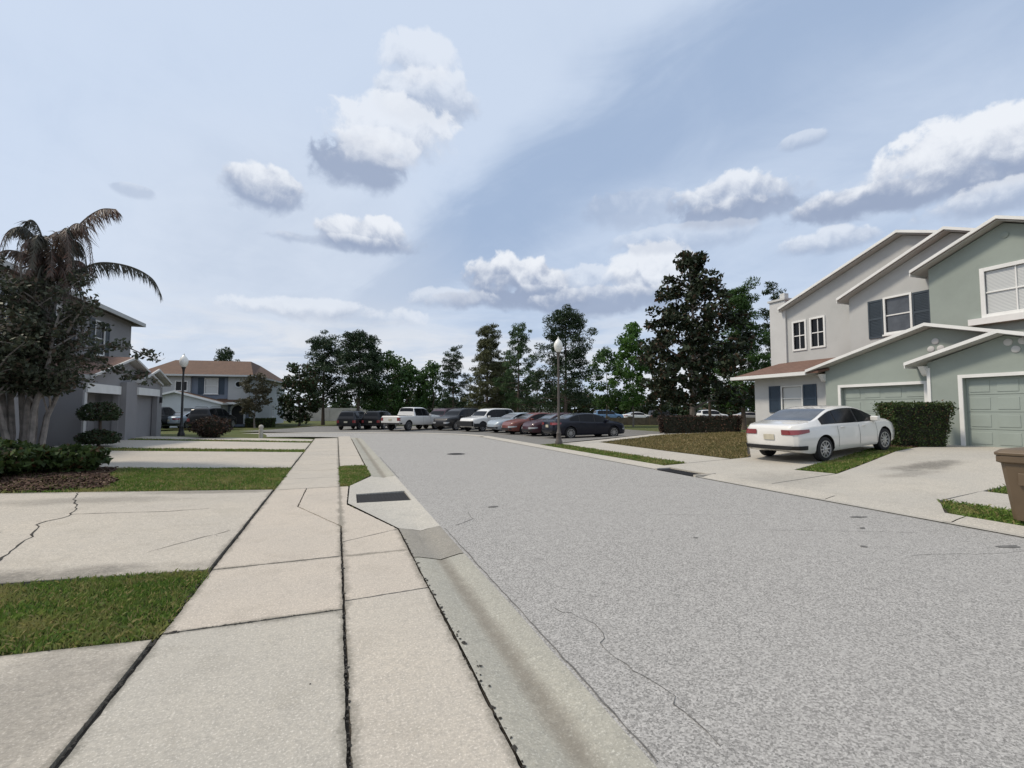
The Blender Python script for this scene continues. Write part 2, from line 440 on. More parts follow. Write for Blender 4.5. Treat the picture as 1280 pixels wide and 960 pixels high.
def grass(poly, density, hgt, wid, mat, seed, off=-.012):
    r = np.random.default_rng(seed); P = np.array(poly)
    x0, y0 = P.min(0); x1, y1 = P.max(0); n = int((x1 - x0) * (y1 - y0) * density)
    x = r.uniform(x0, x1, n); y = r.uniform(y0, y1, n); k = in_poly(x, y, poly)
    # patchy cover
    q = np.sin(x * 3.1 + np.sin(y * 2.3) * 1.4) * np.sin(y * 3.7 + np.cos(x * 2.9)) + r.normal(0, .6, n)
    k &= q > -1.3
    x, y, q = x[k], y[k], q[k]; n = len(x)
    x = x + r.normal(0, .018, n); y = y + r.normal(0, .018, n)
    z = np.array([zt(a, b) for a, b in zip(x, y)]) + off
    a = r.uniform(0, 2 * PI, n); ln = r.uniform(.0, 1.1, n); la = r.uniform(0, 2 * PI, n)
    hh = hgt * r.uniform(.45, 1.15, n) * (1 + .18 * np.clip(q, -1, 1)); w = wid * r.uniform(.7, 1.4, n)
    dx, dy = np.cos(a) * w, np.sin(a) * w; lx, ly = np.cos(la) * hh * ln, np.sin(la) * hh * ln
    V = np.empty((n, 4, 3))
    V[:, 0] = np.stack([x - dx, y - dy, z], 1); V[:, 1] = np.stack([x + dx, y + dy, z], 1)
    V[:, 2] = np.stack([x + lx * .45 + dx * .7, y + ly * .45 + dy * .7, z + hh * .6], 1)
    V[:, 3] = np.stack([x + lx, y + ly, z + hh * (1 - .25 * ln)], 1)
    np_mesh('grass', V.reshape(-1, 3), np.arange(4 * n).reshape(-1, 4)[:, [0, 1, 2, 3]], mat, kind='stuff')

# soil under slabs (dark joints)
sheet('soil_bed', [(-16, -3), (.83, -3), (.83, 6.6), (.2, 8.7), (.28, 10.6), (.82, 12.1), (.83, 28), (-16, 28)], M['soil'], -.03, 1.2, kind='structure')
sheet('soil_bed', [(8.765, -3), (21, -3), (21, 19.4), (8.765, 19.4)], M['soil'], -.03, 1.2, kind='structure')

# left sidewalk slabs
sw = MB(); A, B_, C_ = -1.15, .085, .815
ysl = [-2.6, .6, 4.13]
for a, b in zip(ysl[:-1], ysl[1:]): slab(sw, [(A, a), (B_, a), (B_, b), (A, b)], m=1, gap=.012, jit=.005, step=.05)
slab(sw, [(A, 4.13), (B_, 4.13), (B_, 5.62), (A, 5.58)], m=2, gap=.011, jit=.005, step=.06)
slab(sw, [(A, 5.58), (B_, 5.62), (B_, 7.05), (-.58, 8.72), (-.55, 10.68), (A, 10.68)], m=2, jit=.005, step=.07)
slab(sw, [(B_, 7.05), (B_ , 6.2), (.815, 6.62), (.20, 8.62), (.27, 10.66), (-.55, 10.68), (-.58, 8.72)], m=2, jit=.006, step=.07)
yy = 10.68
while yy < 28: slab(sw, [(A, yy), (.10, yy), (.10, yy + 1.55), (A, yy + 1.55)], jit=.003); yy += 1.55
for a, b in ((-2.6, .7), (.7, 4.3), (4.3, 6.2)): slab(sw, m=(2 if a > 4 else 0), gap=.011, jit=.005, step=.05, poly=[(B_, a), (C_, a + (.06 if a > 0 else 0)), (C_, b + (.42 if b == 6.2 else .06)), (B_, b)])
yy = 14.5
while yy < 28: slab(sw, [(.10, yy), (.80, yy), (.80, yy + 3.3), (.10, yy + 3.3)], jit=.003); yy += 3.3
SWM = [M['conc'], M['conc_g'], M['conc_w']]
sw.build('sidewalk', SWM, kind='structure')

jd = MB()
def clods(x0, y0, x1, y1, n, wd):
    for k in range(n):
        f_ = random.random(); x = x0 + (x1 - x0) * f_ + random.gauss(0, wd); y = y0 + (y1 - y0) * f_ + random.gauss(0, wd); q = random.uniform(.003, .012) * (2.2 if random.random() < .05 else 1)
        V = [(x + q * math.cos(t_) * random.uniform(.5, 1.2), y + q * math.sin(t_) * random.uniform(.6, 1.5), zt(x, y) + .003) for t_ in np.linspace(0, 2 * PI, 7)[:-1]]
        jd.add(V + [(x, y, zt(x, y) + q * .5)], [(i, (i + 1) % 6, 6) for i in range(6)])
clods(A - .01, .8, A - .01, 10.7, 260, .008); clods(B_, .8, B_, 7.0, 150, .006); clods(C_ + .005, .8, C_ + .005, 6.6, 150, .007); clods(A, 4.13, B_, 4.13, 40, .005); clods(.86, 2.7, .85, 3.5, 14, .014)
for k in range(26): x, y = random.uniform(-5, .7), random.uniform(1.8, 9); clods(x, y, x + .01, y, 1, .002)
jd.build('joint_dirt', M['crack'], kind='structure')
# gutter (valley section) along the left, curving left at the end of the street
def left_curve(x, n=14):
    """offset curve: straight at x then a bend to the left around (-6, 28)"""
    R = x + 6.0
    return [(-6 + R * math.cos(t), 28 + R * .62 * math.sin(t)) for t in np.linspace(0, PI / 2 * .98, n)]
prof = [(.82, 0.0), (.88, -.004), (1.02, -.035), (1.115, -.058), (1.21, -.038), (1.33, -.014), (1.385, -.012), (1.386, -.07)]
def gutter(mb, ya, yb, x0=0):
    n = max(2, int((yb - ya) / .5)); V = []; F = []
    for j in range(n + 1):
        y = ya + (yb - ya) * j / n
        for x, z in prof: V.append((x + x0 + random.uniform(-.004, .004) * (x > 1.36 or x < .83), y, z))
    k = len(prof)
    for j in range(n):
        for i in range(k - 1): F.append((j * k + i, j * k + i + 1, (j + 1) * k + i + 1, (j + 1) * k + i))
    mb.add(V, F, 0, True)
gt = MB()
for a, b in ((-2.5, 1.83), (1.855, 5.28), (12.1, 16.4), (16.43, 22), (22.03, 28)): gutter(gt, a, b)
V = []; F = []; cs = [left_curve(x) for x, z in prof]
for j in range(14):
    for i, (x, z) in enumerate(prof): V.append((cs[i][j][0], cs[i][j][1], z))
k = len(prof)
for j in range(13):
    for i in range(k - 1): F.append((j * k + i, j * k + i + 1, (j + 1) * k + i + 1, (j + 1) * k + i))
gt.add(V, F, 0, True)
gt.build('gutter', M['concg'], kind='structure')
gd = MB(); gutter(gd, 5.305, 6.63); gd.build('gutter', M['concd'], kind='structure')
# road
rd = MB()
road = [(1.38, -3), (8.21, -3), (8.21, 28)] + [(-6 + 14.2 * math.cos(t), 28 + 8.8 * math.sin(t)) for t in np.linspace(.05, PI / 2, 14)] + [(-30, 36.8), (-30, 30)]
inner = left_curve(1.38); road += inner[::-1]
p = edge_pts(road, .3, .006)
rd.add([(x, y, -.016) for x, y in p], [tuple(range(len(p)))])
rd.build('road', M['asph'], kind='structure')
# far kerb of the bend and verge beyond it
kb = MB()
o_ = [(-6 + 14.2 * math.cos(t), 28 + 8.8 * math.sin(t)) for t in np.linspace(.0, PI / 2, 16)] + [(-30, 36.8)]
i_ = [(-6 + 14.75 * math.cos(t), 28 + 9.35 * math.sin(t)) for t in np.linspace(.0, PI / 2, 16)] + [(-30, 37.35)]
kb.add([(x, y, -.006) for x, y in o_] + [(x, y, .02) for x, y in i_], [(i, i + 1, 17 + i + 1, 17 + i) for i in range(16)])
for a, b in ((-3, 1.5), (1.52, 4.3), (4.32, 6.2), (6.22, 9.3), (10.85, 15), (15.02, 19), (19.02, 23.5), (23.52, 28)):
    n = 4
    for j in range(n):
        y0, y1 = a + (b - a) * j / n, a + (b - a) * (j + 1) / n
        q = [(8.2, -.004), (8.30, -.012), (8.42, -.022), (8.55, .005), (8.76, .035)]
        for (xa, za), (xb, zb) in zip(q[:-1], q[1:]): kb.add([(xa, y0, za), (xb, y0, zb), (xb, y1, zb), (xa, y1, za)], [(0, 1, 2, 3)])
kb.build('curb', M['concr'], kind='structure')
# parking lot
sheet('parking_lot', [(8.75, 20.2), (22, 21.9), (22, 36), (16, 47), (-2, 52), (-6.5, 38.2)] + [(-6 + 14.72 * math.cos(t), 28 + 9.32 * math.sin(t)) for t in np.linspace(PI / 2 * .95, .0, 10)],
      M['asph2'], -.004, 1.0, kind='structure')

# left driveways
dr = MB()
for poly in ([(-14, -3), (A - .02, -3), (A - .02, 4.07), (-14, 4.07 + .0)],
             [(-14, 5.62), (A - .02, 5.60), (A - .02, 10.75), (-4.2, 10.85), (-14, 10.95)],
             [(-9.05, 14.7), (A - .02, 14.6), (A - .02, 19.9), (-9.05, 19.9)],
             [(-9.6, 21.1), (A - .02, 21.0), (A - .02, 25.5), (-9.6, 25.8)],
             [(-13, 26.6), (A - .02, 26.4), (A - .02, 28.5), (-13, 29.2)]):
    slab(dr, poly, 0, .07, .012, .006, .3)
dr.build('driveway', M['conc2'], kind='structure')
# road cracks and patches: thin tar and dirt lines lying on the surface
def crack(mb, pts, w, off, jit, step=.12):
    P = []
    for a, b in zip(pts[:-1], pts[1:]):
        L = math.hypot(b[0] - a[0], b[1] - a[1]); k = max(1, int(L / step))
        for j in range(k): P.append((a[0] + (b[0] - a[0]) * j / k + random.uniform(-jit, jit), a[1] + (b[1] - a[1]) * j / k + random.uniform(-jit, jit)))
    P.append(pts[-1]); V = []
    for i, (x, y) in enumerate(P):
        a, b = P[max(0, i - 1)], P[min(len(P) - 1, i + 1)]
        d = Vector((b[0] - a[0], b[1] - a[1])); d.normalize(); ww = w * random.uniform(.35, 1.1)
        for s in (-1, 1): V.append((x - d.y * ww * s, y + d.x * ww * s, off(x, y)))
    mb.add(V, [(2 * i, 2 * i + 1, 2 * i + 3, 2 * i + 2) for i in range(len(P) - 1)])
c = MB(); on = lambda x, y: zt(x, y) + .003
crack(c, [(-4.35, 10.8), (-4.05, 9.95), (-3.75, 9.3), (-3.55, 8.6), (-3.7, 8.2), (-3.4, 7.4), (-3.35, 7.0), (-3.2, 6.4), (-3.05, 5.85), (-2.95, 5.63)], .013, on, .025)
crack(c, [(-3.6, 8.75), (-2.4, 8.75), (-1.9, 8.9)], .008, on, .01)
crack(c, [(-1.95, 6.4), (-1.6, 6.9), (-1.3, 7.3)], .006, on, .015)
c.build('slab_crack', M['crack'], kind='structure')
c = MB(); on = lambda x, y: -.0125
crack(c, [(1.75, 1.9), (1.8, 2.3), (1.72, 2.75), (1.85, 3.2), (1.7, 3.6)], 0.0036, on, .03, .08)
crack(c, [(5.3, 5.0), (6.3, 4.5), (7.2, 4.1)], 0.0036, on, .03); crack(c, [(3.6, 6.8), (5.1, 6.0), (6.4, 5.6)], 0.0030, on, .03)
crack(c, [(6.0, 3.5), (7.0, 3.2), (8.1, 3.0)], 0.0036, on, .03); crack(c, [(1.42, 1.9), (1.42, 6.5)], 0.0072, on, .008)
crack(c, [(1.42, 11.6), (1.42, 17)], 0.0096, on, .012); crack(c, [(1.6, 6.6), (1.95, 6.9), (2.0, 7.4)], 0.0060, on, .03)
crack(c, [(8.17, 3), (8.17, 9)], 0.0048, on, .01); crack(c, [(4.4, 9.1), (6, 8.6), (7.6, 8.1)], 0.0030, on, .05)
c.build('road_crack', M['tar'], kind='structure')
def blot(mb, x, y, rx, ry, off, n=18, rz=0):
    V = []
    for i in range(n):
        t = 2 * PI * i / n; k = random.uniform(.75, 1.15); u, v = rx * k * math.cos(t), ry * k * math.sin(t)
        V.append((x + u * math.cos(rz) - v * math.sin(rz), y + u * math.sin(rz) + v * math.cos(rz), zt(x, y) + off))
    draped(mb, [(p[0], p[1]) for p in V], off)
c = MB()
for x, y, rx, ry, r in ((2.5, 7.63, .13, .09, .2), (7.45, 4.98, .2, .07, -.3), (7.5, 3.3, .22, .08, -.2), (5.9, 3.9, .06, .05, 0), (4.3, 4.9, .05, .03, 0), (6.8, 4.5, .09, .04, .3)):
    blot(c, x, y, rx * .75, ry * .7, -.0115, rz=r)
c.build('tar_patch', M['tar'], kind='structure')

# right hand concrete
rc = MB()
for poly in ([(8.77, 4.55), (9.75, 5.15), (19.7, 5.45), (19.9, 10.35), (17.3, 9.75), (11.0, 7.8), (8.77, 7.75)],        # driveway of the nearest garage
             [(8.77, 7.77), (10.98, 7.82), (10.8, 8.75), (16.9, 10.35), (20.0, 10.7), (20.0, 14.3), (14.3, 13.4), (11.9, 11.1), (8.77, 11.4)],
             [(9.75, 11.35), (11.2, 11.2), (11.2, 14.0), (9.75, 14.0)], [(9.75, 14.0), (11.2, 14.0), (11.3, 17), (9.75, 17)], [(9.75, 17), (11.3, 17), (11.4, 20.1), (9.75, 20.0)],
             [(9.8, 3.6), (11.1, 3.5), (11.1, 5.2), (9.8, 5.12)], [(9.8, .5), (11.1, .5), (11.1, 3.5), (9.8, 3.6)],
             [(11.4, 19.2), (22.5, 20.4), (22.5, 21.7), (11.4, 20.1)]):
    slab(rc, poly, 0, .07, .008, .004, .3)
rc.build('driveway', M['concr'], kind='structure')
# grass strips: soil sheet + blades
STR = [([(-9, 4.09), (A - .01, 4.08), (A - .01, 5.58), (-9, 5.60)], 5200, .05, .0045, 'blade', 1),
       ([(-9, 10.95), (A - .01, 10.78), (A - .01, 14.58), (-9, 14.68)], 1500, .06, .008, 'blade', 2),
       ([(.11, 10.72), (.30, 10.75), (.80, 12.3), (.80, 14.45), (.11, 14.45)], 3200, .06, .008, 'blade', 3),
       ([(-9, 19.95), (A - .01, 19.92), (A - .01, 20.95), (-9, 21.0)], 800, .07, .012, 'blade', 4),
       ([(-9, 25.9), (A - .01, 25.55), (A - .01, 26.35), (-9, 26.5)], 600, .07, .014, 'blade', 5),
       ([(8.80, -1), (9.78, -1), (9.78, 5.1), (9.6, 5.05), (8.80, 4.5)], 2200, .07, .008, 'blade', 6),
       ([(11.13, 1), (19, 1), (19.5, 5.4), (12.2, 5.2), (11.13, 5.15)], 900, .07, .009, 'blade', 7),
       ([(11.02, 7.86), (17.3, 9.78), (18.3, 10.5), (16.9, 10.3), (10.85, 8.72)], 1700, .06, .009, 'blade', 8),
       ([(8.78, 11.5), (9.72, 11.4), (9.72, 19.9), (8.78, 20.0)], 900, .07, .010, 'blade', 9),
       ([(11.3, 11.2), (11.9, 11.2), (14.3, 13.5), (20, 14.4), (20.2, 20.0), (11.4, 19.1)], 380, .07, .013, 'bladeb', 10)]
for i, (poly, den, hgt, wid, mt, sd) in enumerate(STR):
    sheet('grass_bed', poly, M['lawnb'] if mt == 'bladeb' else M['lawng'], -.013, .5, 0, kind='structure')
    grass(poly, den, hgt, wid, M[mt], sd)
sheet('mulch_bed', [(-9, 11.0), (-4.9, 10.95), (-4.2, 11.3), (-4.3, 12.2), (-4.9, 13.2), (-5.2, 14.6), (-9, 14.7)], M['mulch'], .006, .3, .04, kind='structure')
sheet('mulch_bed', [(16.6, 10.35), (17.2, 9.72), (19.9, 10.4), (19.9, 10.72)], M['mulch'], .006, .3, .03, kind='structure')

def chips(poly, n, seed, off):
    q = np.random.default_rng(seed); P = np.array(poly); x = q.uniform(P[:, 0].min(), P[:, 0].max(), n); y = q.uniform(P[:, 1].min(), P[:, 1].max(), n); k = in_poly(x, y, poly); x, y = x[k] + q.normal(0, .02, k.sum()), y[k] + q.normal(0, .02, k.sum()); m_ = len(x)
    z = np.array([zt(a, b) for a, b in zip(x, y)]) + off + q.uniform(0, .035, m_); a = q.uniform(0, 2 * PI, m_); L = q.uniform(.012, .04, m_); w = q.uniform(.006, .014, m_); t_ = q.normal(0, .3, m_)
    d = np.stack([np.cos(a) * L, np.sin(a) * L, t_ * L], 1); e = np.stack([-np.sin(a) * w, np.cos(a) * w, q.normal(0, .5, m_) * w], 1); c = np.stack([x, y, z], 1)
    V = np.stack([c - d - e, c + d - e, c + d + e, c - d + e], 1).reshape(-1, 3)
    np_mesh('mulch', V, np.arange(4 * m_).reshape(-1, 4), M['chip'], kind='stuff')
chips([(-9, 11.0), (-4.9, 10.95), (-4.15, 11.3), (-4.25, 12.2), (-4.8, 13.2), (-5.1, 14.6), (-9, 14.7)], 30000, 91, .01)
chips([(16.6, 10.35), (17.2, 9.72), (19.9, 10.4), (19.9, 10.72)], 5000, 92, .01)

# ---------------------------------------------------------- storm drains
dn = empty('storm_drain', (.8, 9.4, 0), label='pale concrete storm drain with black grate beside the left sidewalk', cat='storm drain')
m = MB()
o = (-.8, -9.4)
outer = [(.29, 10.62), (.21, 8.66), (.82, 6.65), (1.02, 6.64), (1.115, 6.635), (1.21, 6.64), (1.385, 6.64), (1.385, 8.6), (1.385, 12.09), (1.21, 12.09), (1.115, 12.09), (1.02, 12.09), (.82, 12.09)]
hole = [(.38, 9.72), (.36, 8.80), (1.30, 8.74), (1.31, 9.80)]
def lp(p, z): return (p[0] + o[0], p[1] + o[1], z)
zf = lambda p: .012 if p[0] < .6 else (float(np.interp(p[0], (.82, 1.02, 1.115, 1.21, 1.33, 1.385), (0, -.033, -.055, -.036, -.014, -.012))) if p[1] < 7 or p[1] > 12 else -.012)
OV = [lp(p, zf(p)) for p in outer] + [lp(p, -.02) for p in hole] + [lp(p, -.25) for p in hole]
m.add(OV, [(0, 1, 14, 13), (1, 2, 14), (2, 3, 14), (3, 4, 15, 14), (4, 5, 15), (5, 6, 15), (6, 7, 15), (7, 8, 16, 15), (8, 9, 16), (9, 10, 16), (10, 11, 16), (11, 12, 16), (12, 0, 13, 16), (13, 14, 18, 17), (14, 15, 19, 18), (15, 16, 20, 19), (16, 13, 17, 20)])
m.build('apron', M['concw'], dn, smooth=True)
m = MB()
for i in range(15):
    t = (i + .5) / 15; x = .385 + t * .91
    m.box(x - .016 + o[0], x + .016 + o[0], 8.80 + o[1], 9.74 + o[1], -.060, -.038)
for y in (8.83, 9.27, 9.70): m.box(.375 + o[0], 1.30 + o[0], y - .02 + o[1], y + .02 + o[1], -.066, -.044)
m.box(.375 + o[0], 1.30 + o[0], 8.79 + o[1], 9.75 + o[1], -.10, -.043, 1)  # shade of the deep hole painted as a shallow black plate
m.build('grate', [M['void'], M['void']], dn)
dn2 = empty('storm_drain', (8.5, 10.1, 0), label='dark storm drain opening in the right curb near the white sedan', cat='storm drain')
m = MB(); m.box(-.3, .26, -.8, -.72, -.1, .03); m.box(-.3, .26, .67, .75, -.1, .03); m.box(.14, .4, -.72, .67, -.1, .036); m.build('apron', M['concr'], dn2)
m = MB()
for i in range(14): y = -.68 + i * .1; m.box(-.32, .135, y - .03, y + .03, -.05, .002)
m.box(-.33, .138, -.71, .66, -.05, -.010, 1); m.build('grate', [M['void'], M['void']], dn2)  # flat black plate stands in for the inlet's shaded depth
m = MB(); m.lathe([(0, .006), (.26, .006), (.27, .004), (.30, .006), (.33, .005), (.345, 0)], 32)
for i in range(-3, 4): m.box(-.2, .2, i * .06 - .012, i * .06 + .012, .004, .010)
o1 = m.build('manhole_cover', M['iron'], label='round dark iron manhole cover in the middle of the road', cat='manhole cover'); o1.location = (4.18, 17.25, -.016)

# ------------------------------------------------------------- foliage tools
def leaf_quads(C, size, r, aspect=.55, flat=0.0):
    """C (n,3) centres -> rhombic leaves at random orientations"""
    n = len(C)
    a = r.normal(size=(n, 3)); a[:, 2] *= (1 - flat); a /= np.linalg.norm(a, axis=1)[:, None]
    b = r.normal(size=(n, 3)); b[:, 2] *= (1 - flat); b -= a * (a * b).sum(1)[:, None]; b /= np.linalg.norm(b, axis=1)[:, None]
    s = (size * r.uniform(.6, 1.35, n))[:, None]
    V = np.stack([C - a * s, C + b * s * aspect - a * s * .1, C + a * s, C - b * s * aspect - a * s * .1], 1)
    return V.reshape(-1, 3)

def clump_points(cent, rad_, n, r, squash=.75):
    out = []
    for c_, q in zip(cent, rad_):
        d = r.normal(size=(n, 3)); d /= np.linalg.norm(d, axis=1)[:, None]
        d *= (q * r.uniform(.25, 1, n) ** .6)[:, None]; d[:, 2] *= squash
        out.append(np.asarray(c_) + d)
    return np.concatenate(out)

def leaves_obj(name, C, size, r, mat, parent, aspect=.55, flat=0.):
    V = leaf_quads(C, size, r, aspect, flat)
    return np_mesh(name, V, np.arange(len(V)).reshape(-1, 4), mat, parent)

def broad_tree(name, x, y, H, base, prof, R, ncl, clr, nleaf, ls, mat, bark, label, cat='tree', tr=.16, seed=1, group=None, lean=(0, 0), fill=.45, gappy=0):
    """prof: list of (height fraction, radius fraction) of the crown"""
    r = np.random.default_rng(seed); z0 = zt(x, y) - .12
    root = empty(name, (x, y, z0), label=label, cat=cat, group=group)
    hs = [p[0] for p in prof]; rs = [p[1] for p in prof]
    cent = []
    while len(cent) < ncl:
        t = r.uniform(0, 1); rr = np.interp(t, hs, rs)
        if r.uniform() > rr * 1.2 + .12: continue
        a = r.uniform(0, 2 * PI); q = rr * R * r.uniform(fill, 1.08) * (1 + .16 * math.sin(3 * a + seed) + .1 * math.sin(5 * a + 9 * t))
        cent.append((q * math.cos(a) + lean[0] * t, q * math.sin(a) + lean[1] * t, H * (base + (1 - base) * t)))
    cent = np.array(cent); rad_ = clr * r.uniform(.55, 1.25, ncl)
    C = clump_points(cent, rad_, nleaf, r)
    tm = MB(); n = 7
    path = [(lean[0] * (i / n) ** 2 + .05 * R * math.sin(i * 1.7 + seed), lean[1] * (i / n) ** 2 + .05 * R * math.cos(i * 1.3 + seed), H * .93 * i / n - (.1 if i == 0 else 0)) for i in range(n + 1)]
    path[0] = (0, 0, -.1)
    tm.tube(path, [tr * (1.25 if i == 0 else 1 - .87 * i / n) for i in range(n + 1)], 8)
    for k in range(min(26, ncl)):
        c_ = Vector(cent[k * ncl // min(26, ncl)]); h0 = max(.06 * H, min(c_.z - .25 * math.hypot(c_.x, c_.y) - .2, .88 * H))
        t = h0 / (.93 * H); i = min(n - 1, int(t * n)); f_ = t * n - i
        p0 = Vector(path[i]).lerp(Vector(path[i + 1]), f_); mid = p0.lerp(c_, .55) + Vector((0, 0, .08 * R))
        q = tr * (1 - .85 * t) * .55
        tm.tube([p0, mid, c_], [q, q * .6, q * .2], 5)
    tm.build('trunk', bark, root)
    leaves_obj('crown', C, ls, r, mat, root)
    return root

def pine_tree(name, x, y, H, base, R, nb, mat, label, seed=1, tr=.17, group=None, droop=.15, tuft=.5, nleaf=70, ls=.17, top=.35, power=.8, bark=None):
    r = np.random.default_rng(seed); z0 = zt(x, y) - .12
    root = empty(name, (x, y, z0), label=label, cat='tree', group=group)
    tm = MB(); n = 8; sx, sy = r.normal(0, .012 * H, 2)
    path = [(sx * math.sin(i / n * 2.6), sy * math.sin(i / n * 2.2), H * .98 * i / n - (.1 if i == 0 else 0)) for i in range(n + 1)]
    tm.tube(path, [tr * (1.2 if i == 0 else 1 - .88 * i / n) for i in range(n + 1)], 8)
    cent = []; rad_ = []
    for k in range(nb):
        t = (k + r.uniform(0, 1)) / nb; hz = H * (base + (1 - base) * t); a = k * 2.4 + r.uniform(-.5, .5)
        L = R * (max(.12, 1 - t) ** power * (1 - top) + top * (1 - t * .6)) * r.uniform(.5, 1.15) * min(1, .55 + t * 2.2)
        i = min(n - 1, int(hz / (H * .98) * n)); p0 = Vector(path[i]).lerp(Vector(path[i + 1]), min(1, hz / (H * .98) * n - i))
        rise = r.uniform(-.1, .35) * L * (1 - droop * 2)
        p2 = p0 + Vector((math.cos(a) * L, math.sin(a) * L, rise)); p1 = p0.lerp(p2, .55) + Vector((0, 0, -.06 * L))
        q = tr * .32 * (1 - .6 * t)
        tm.tube([p0, p1, p2], [q, q * .7, q * .25], 4)
        for f_ in ((.55, .8, 1.0) if L > .7 else (.9,)):
            c_ = (p1.lerp(p2, (f_ - .55) / .45) if f_ > .55 else p1) + Vector(r.normal(0, .08 * R, 3))
            cent.append(tuple(c_)); rad_.append(tuft * r.uniform(.6, 1.2))
    cent.append(tuple(path[-1])); rad_.append(tuft)
    tm.build('trunk', bark or M['bark'], root)
    C = clump_points(np.array(cent), np.array(rad_), nleaf, r, .6)
    leaves_obj('crown', C, ls, r, mat, root, .22)
    return root

def shrub(name, x, y, rx, ry, rz, n, ls, mat, label, seed, cat='shrub', group=None, zc=None, boxy=0, core=.82, off=0.):
    r = np.random.default_rng(seed); z0 = zt(x, y) + off
    root = empty(name, (x, y, z0), label=label, cat=cat, group=group)
    d = r.normal(size=(n, 3)); d /= np.linalg.norm(d, axis=1)[:, None]
    if boxy: d = np.sign(d) * np.abs(d) ** (1 - boxy); d /= (np.abs(d) ** 6).sum(1)[:, None] ** (1 / 6)
    lump = 1 + .12 * np.sin(d[:, 0] * 5 + seed) * np.sin(d[:, 1] * 6) + .08 * np.sin(d[:, 2] * 9 + seed)
    zc = rz if zc is None else zc
    C = d * (r.uniform(.72, 1.04, n) * lump)[:, None] * np.array([rx, ry, rz]); C[:, 2] += zc
    C[:, 2] = np.maximum(C[:, 2], .02)
    leaves_obj('foliage', C, ls, r, mat, root)
    m = MB(); prof = [(math.cos(t) * core, math.sin(t) * core) for t in np.linspace(-PI / 2, PI / 2, 9)]
    b = MB(); b.lathe(prof, 14)
    m.add([(v[0] * rx, v[1] * ry, max(-.05, v[2] * rz + zc)) for v in b.v], b.f, 0, True)
    m.build('branches', M['hedgecore'], root)
    return root

# ------------------------------------------------------- building helpers
def wall(mb, axis_, F, th, prof, zb, holes=(), m=0):
    """wall panel: front plane at F, thickness th; prof [(t,z)] roof line; holes [(t0,t1,z0,z1)]"""
    T = sorted(set([round(p[0], 4) for p in prof] + [round(h[i], 4) for h in holes for i in (0, 1)]))
    ts = [p[0] for p in prof]; zs = [p[1] for p in prof]
    for a, b in zip(T[:-1], T[1:]):
        if b - a < 1e-4: continue
        za, zb_ = float(np.interp(a, ts, zs)), float(np.interp(b, ts, zs)); cuts = []
        for h in holes:
            if h[0] <= a + 1e-5 and h[1] >= b - 1e-5: cuts.append((h[2], h[3]))
        cuts.sort(); lo = zb
        seg = []
        for c0, c1 in cuts:
            if c0 > lo + 1e-4: seg.append((lo, lo, c0, c0))
            lo = c1
        seg.append((lo, lo, za, zb_))
        for l0, l1, h0, h1 in seg: mb.prism([(a, l0), (b, l1), (b, h1), (a, h0)], axis_, F, F + th, m)

def gable_roof(axis_, F, B, apex, hw, slope, th=.10, mats=None, parent=None, sgn=1, rake=.10, eave=True, name='roof'):
    """ridge runs along axis_ from F (front) to B. rake boards are children"""
    (t0, z0) = apex; e = (t0 - hw, z0 - hw * slope), (t0 + hw, z0 - hw * slope)
    mb = MB()
    for s in (0, 1):
        p = e[s]; mb.prism([(p[0], p[1]), (t0, z0), (t0, z0 + th), (p[0], p[1] + th)], axis_, F + .004 * sgn, B)
    ro = mb.build(name, mats[0], parent)
    rk = MB(); k = .07 * sgn
    for s in (0, 1):
        p = e[s]; rk.prism([(p[0], p[1] - rake + th), (t0, z0 - rake + th), (t0, z0 + th + .015), (p[0], p[1] + th + .015)], axis_, F - k, F)
    rk.build('rake_board', mats[1], ro)
    sf = MB()
    for s in (0, 1):
        p = e[s]; sf.prism([(p[0], p[1] - .025), (t0, z0 - .025), (t0, z0 - .003), (p[0], p[1] - .003)], axis_, F + .01 * sgn, B)
    sf.build('soffit', M['soffit'], ro)
    if eave:
        for s in (0, 1):
            p = e[s]; fb = MB(); q = .03 if s else -.03
            lo, hi = sorted((p[0], p[0] + q))
            fb.prism([(lo, p[1] - .09), (hi, p[1] - .09), (hi, p[1] + th), (lo, p[1] + th)], axis_, F, B)
            fb.build('fascia', mats[1], ro)
    return ro

def garage_door(parent, X, y0, y1, z0, z1, mat, sgn=1, panels=4):
    mb = MB(); h = (z1 - z0) / panels
    for i in range(panels):
        mb.box(min(X, X + .05 * sgn), max(X, X + .05 * sgn), y0, y1, z0 + i * h + .008, z0 + (i + 1) * h - .008)
        nb = 4; w = (y1 - y0) / nb
        for k in range(nb):
            a, b = X - .014 * sgn, X + .01 * sgn
            mb.box(min(a, b), max(a, b), y0 + k * w + .09, y0 + (k + 1) * w - .09, z0 + i * h + .09, z0 + (i + 1) * h - .09)
    mb.box(min(X + .02 * sgn, X + .06 * sgn), max(X + .02 * sgn, X + .06 * sgn), y0, y1, z0, z1)
    return mb.build('garage_door', mat, parent, bevel=.006)

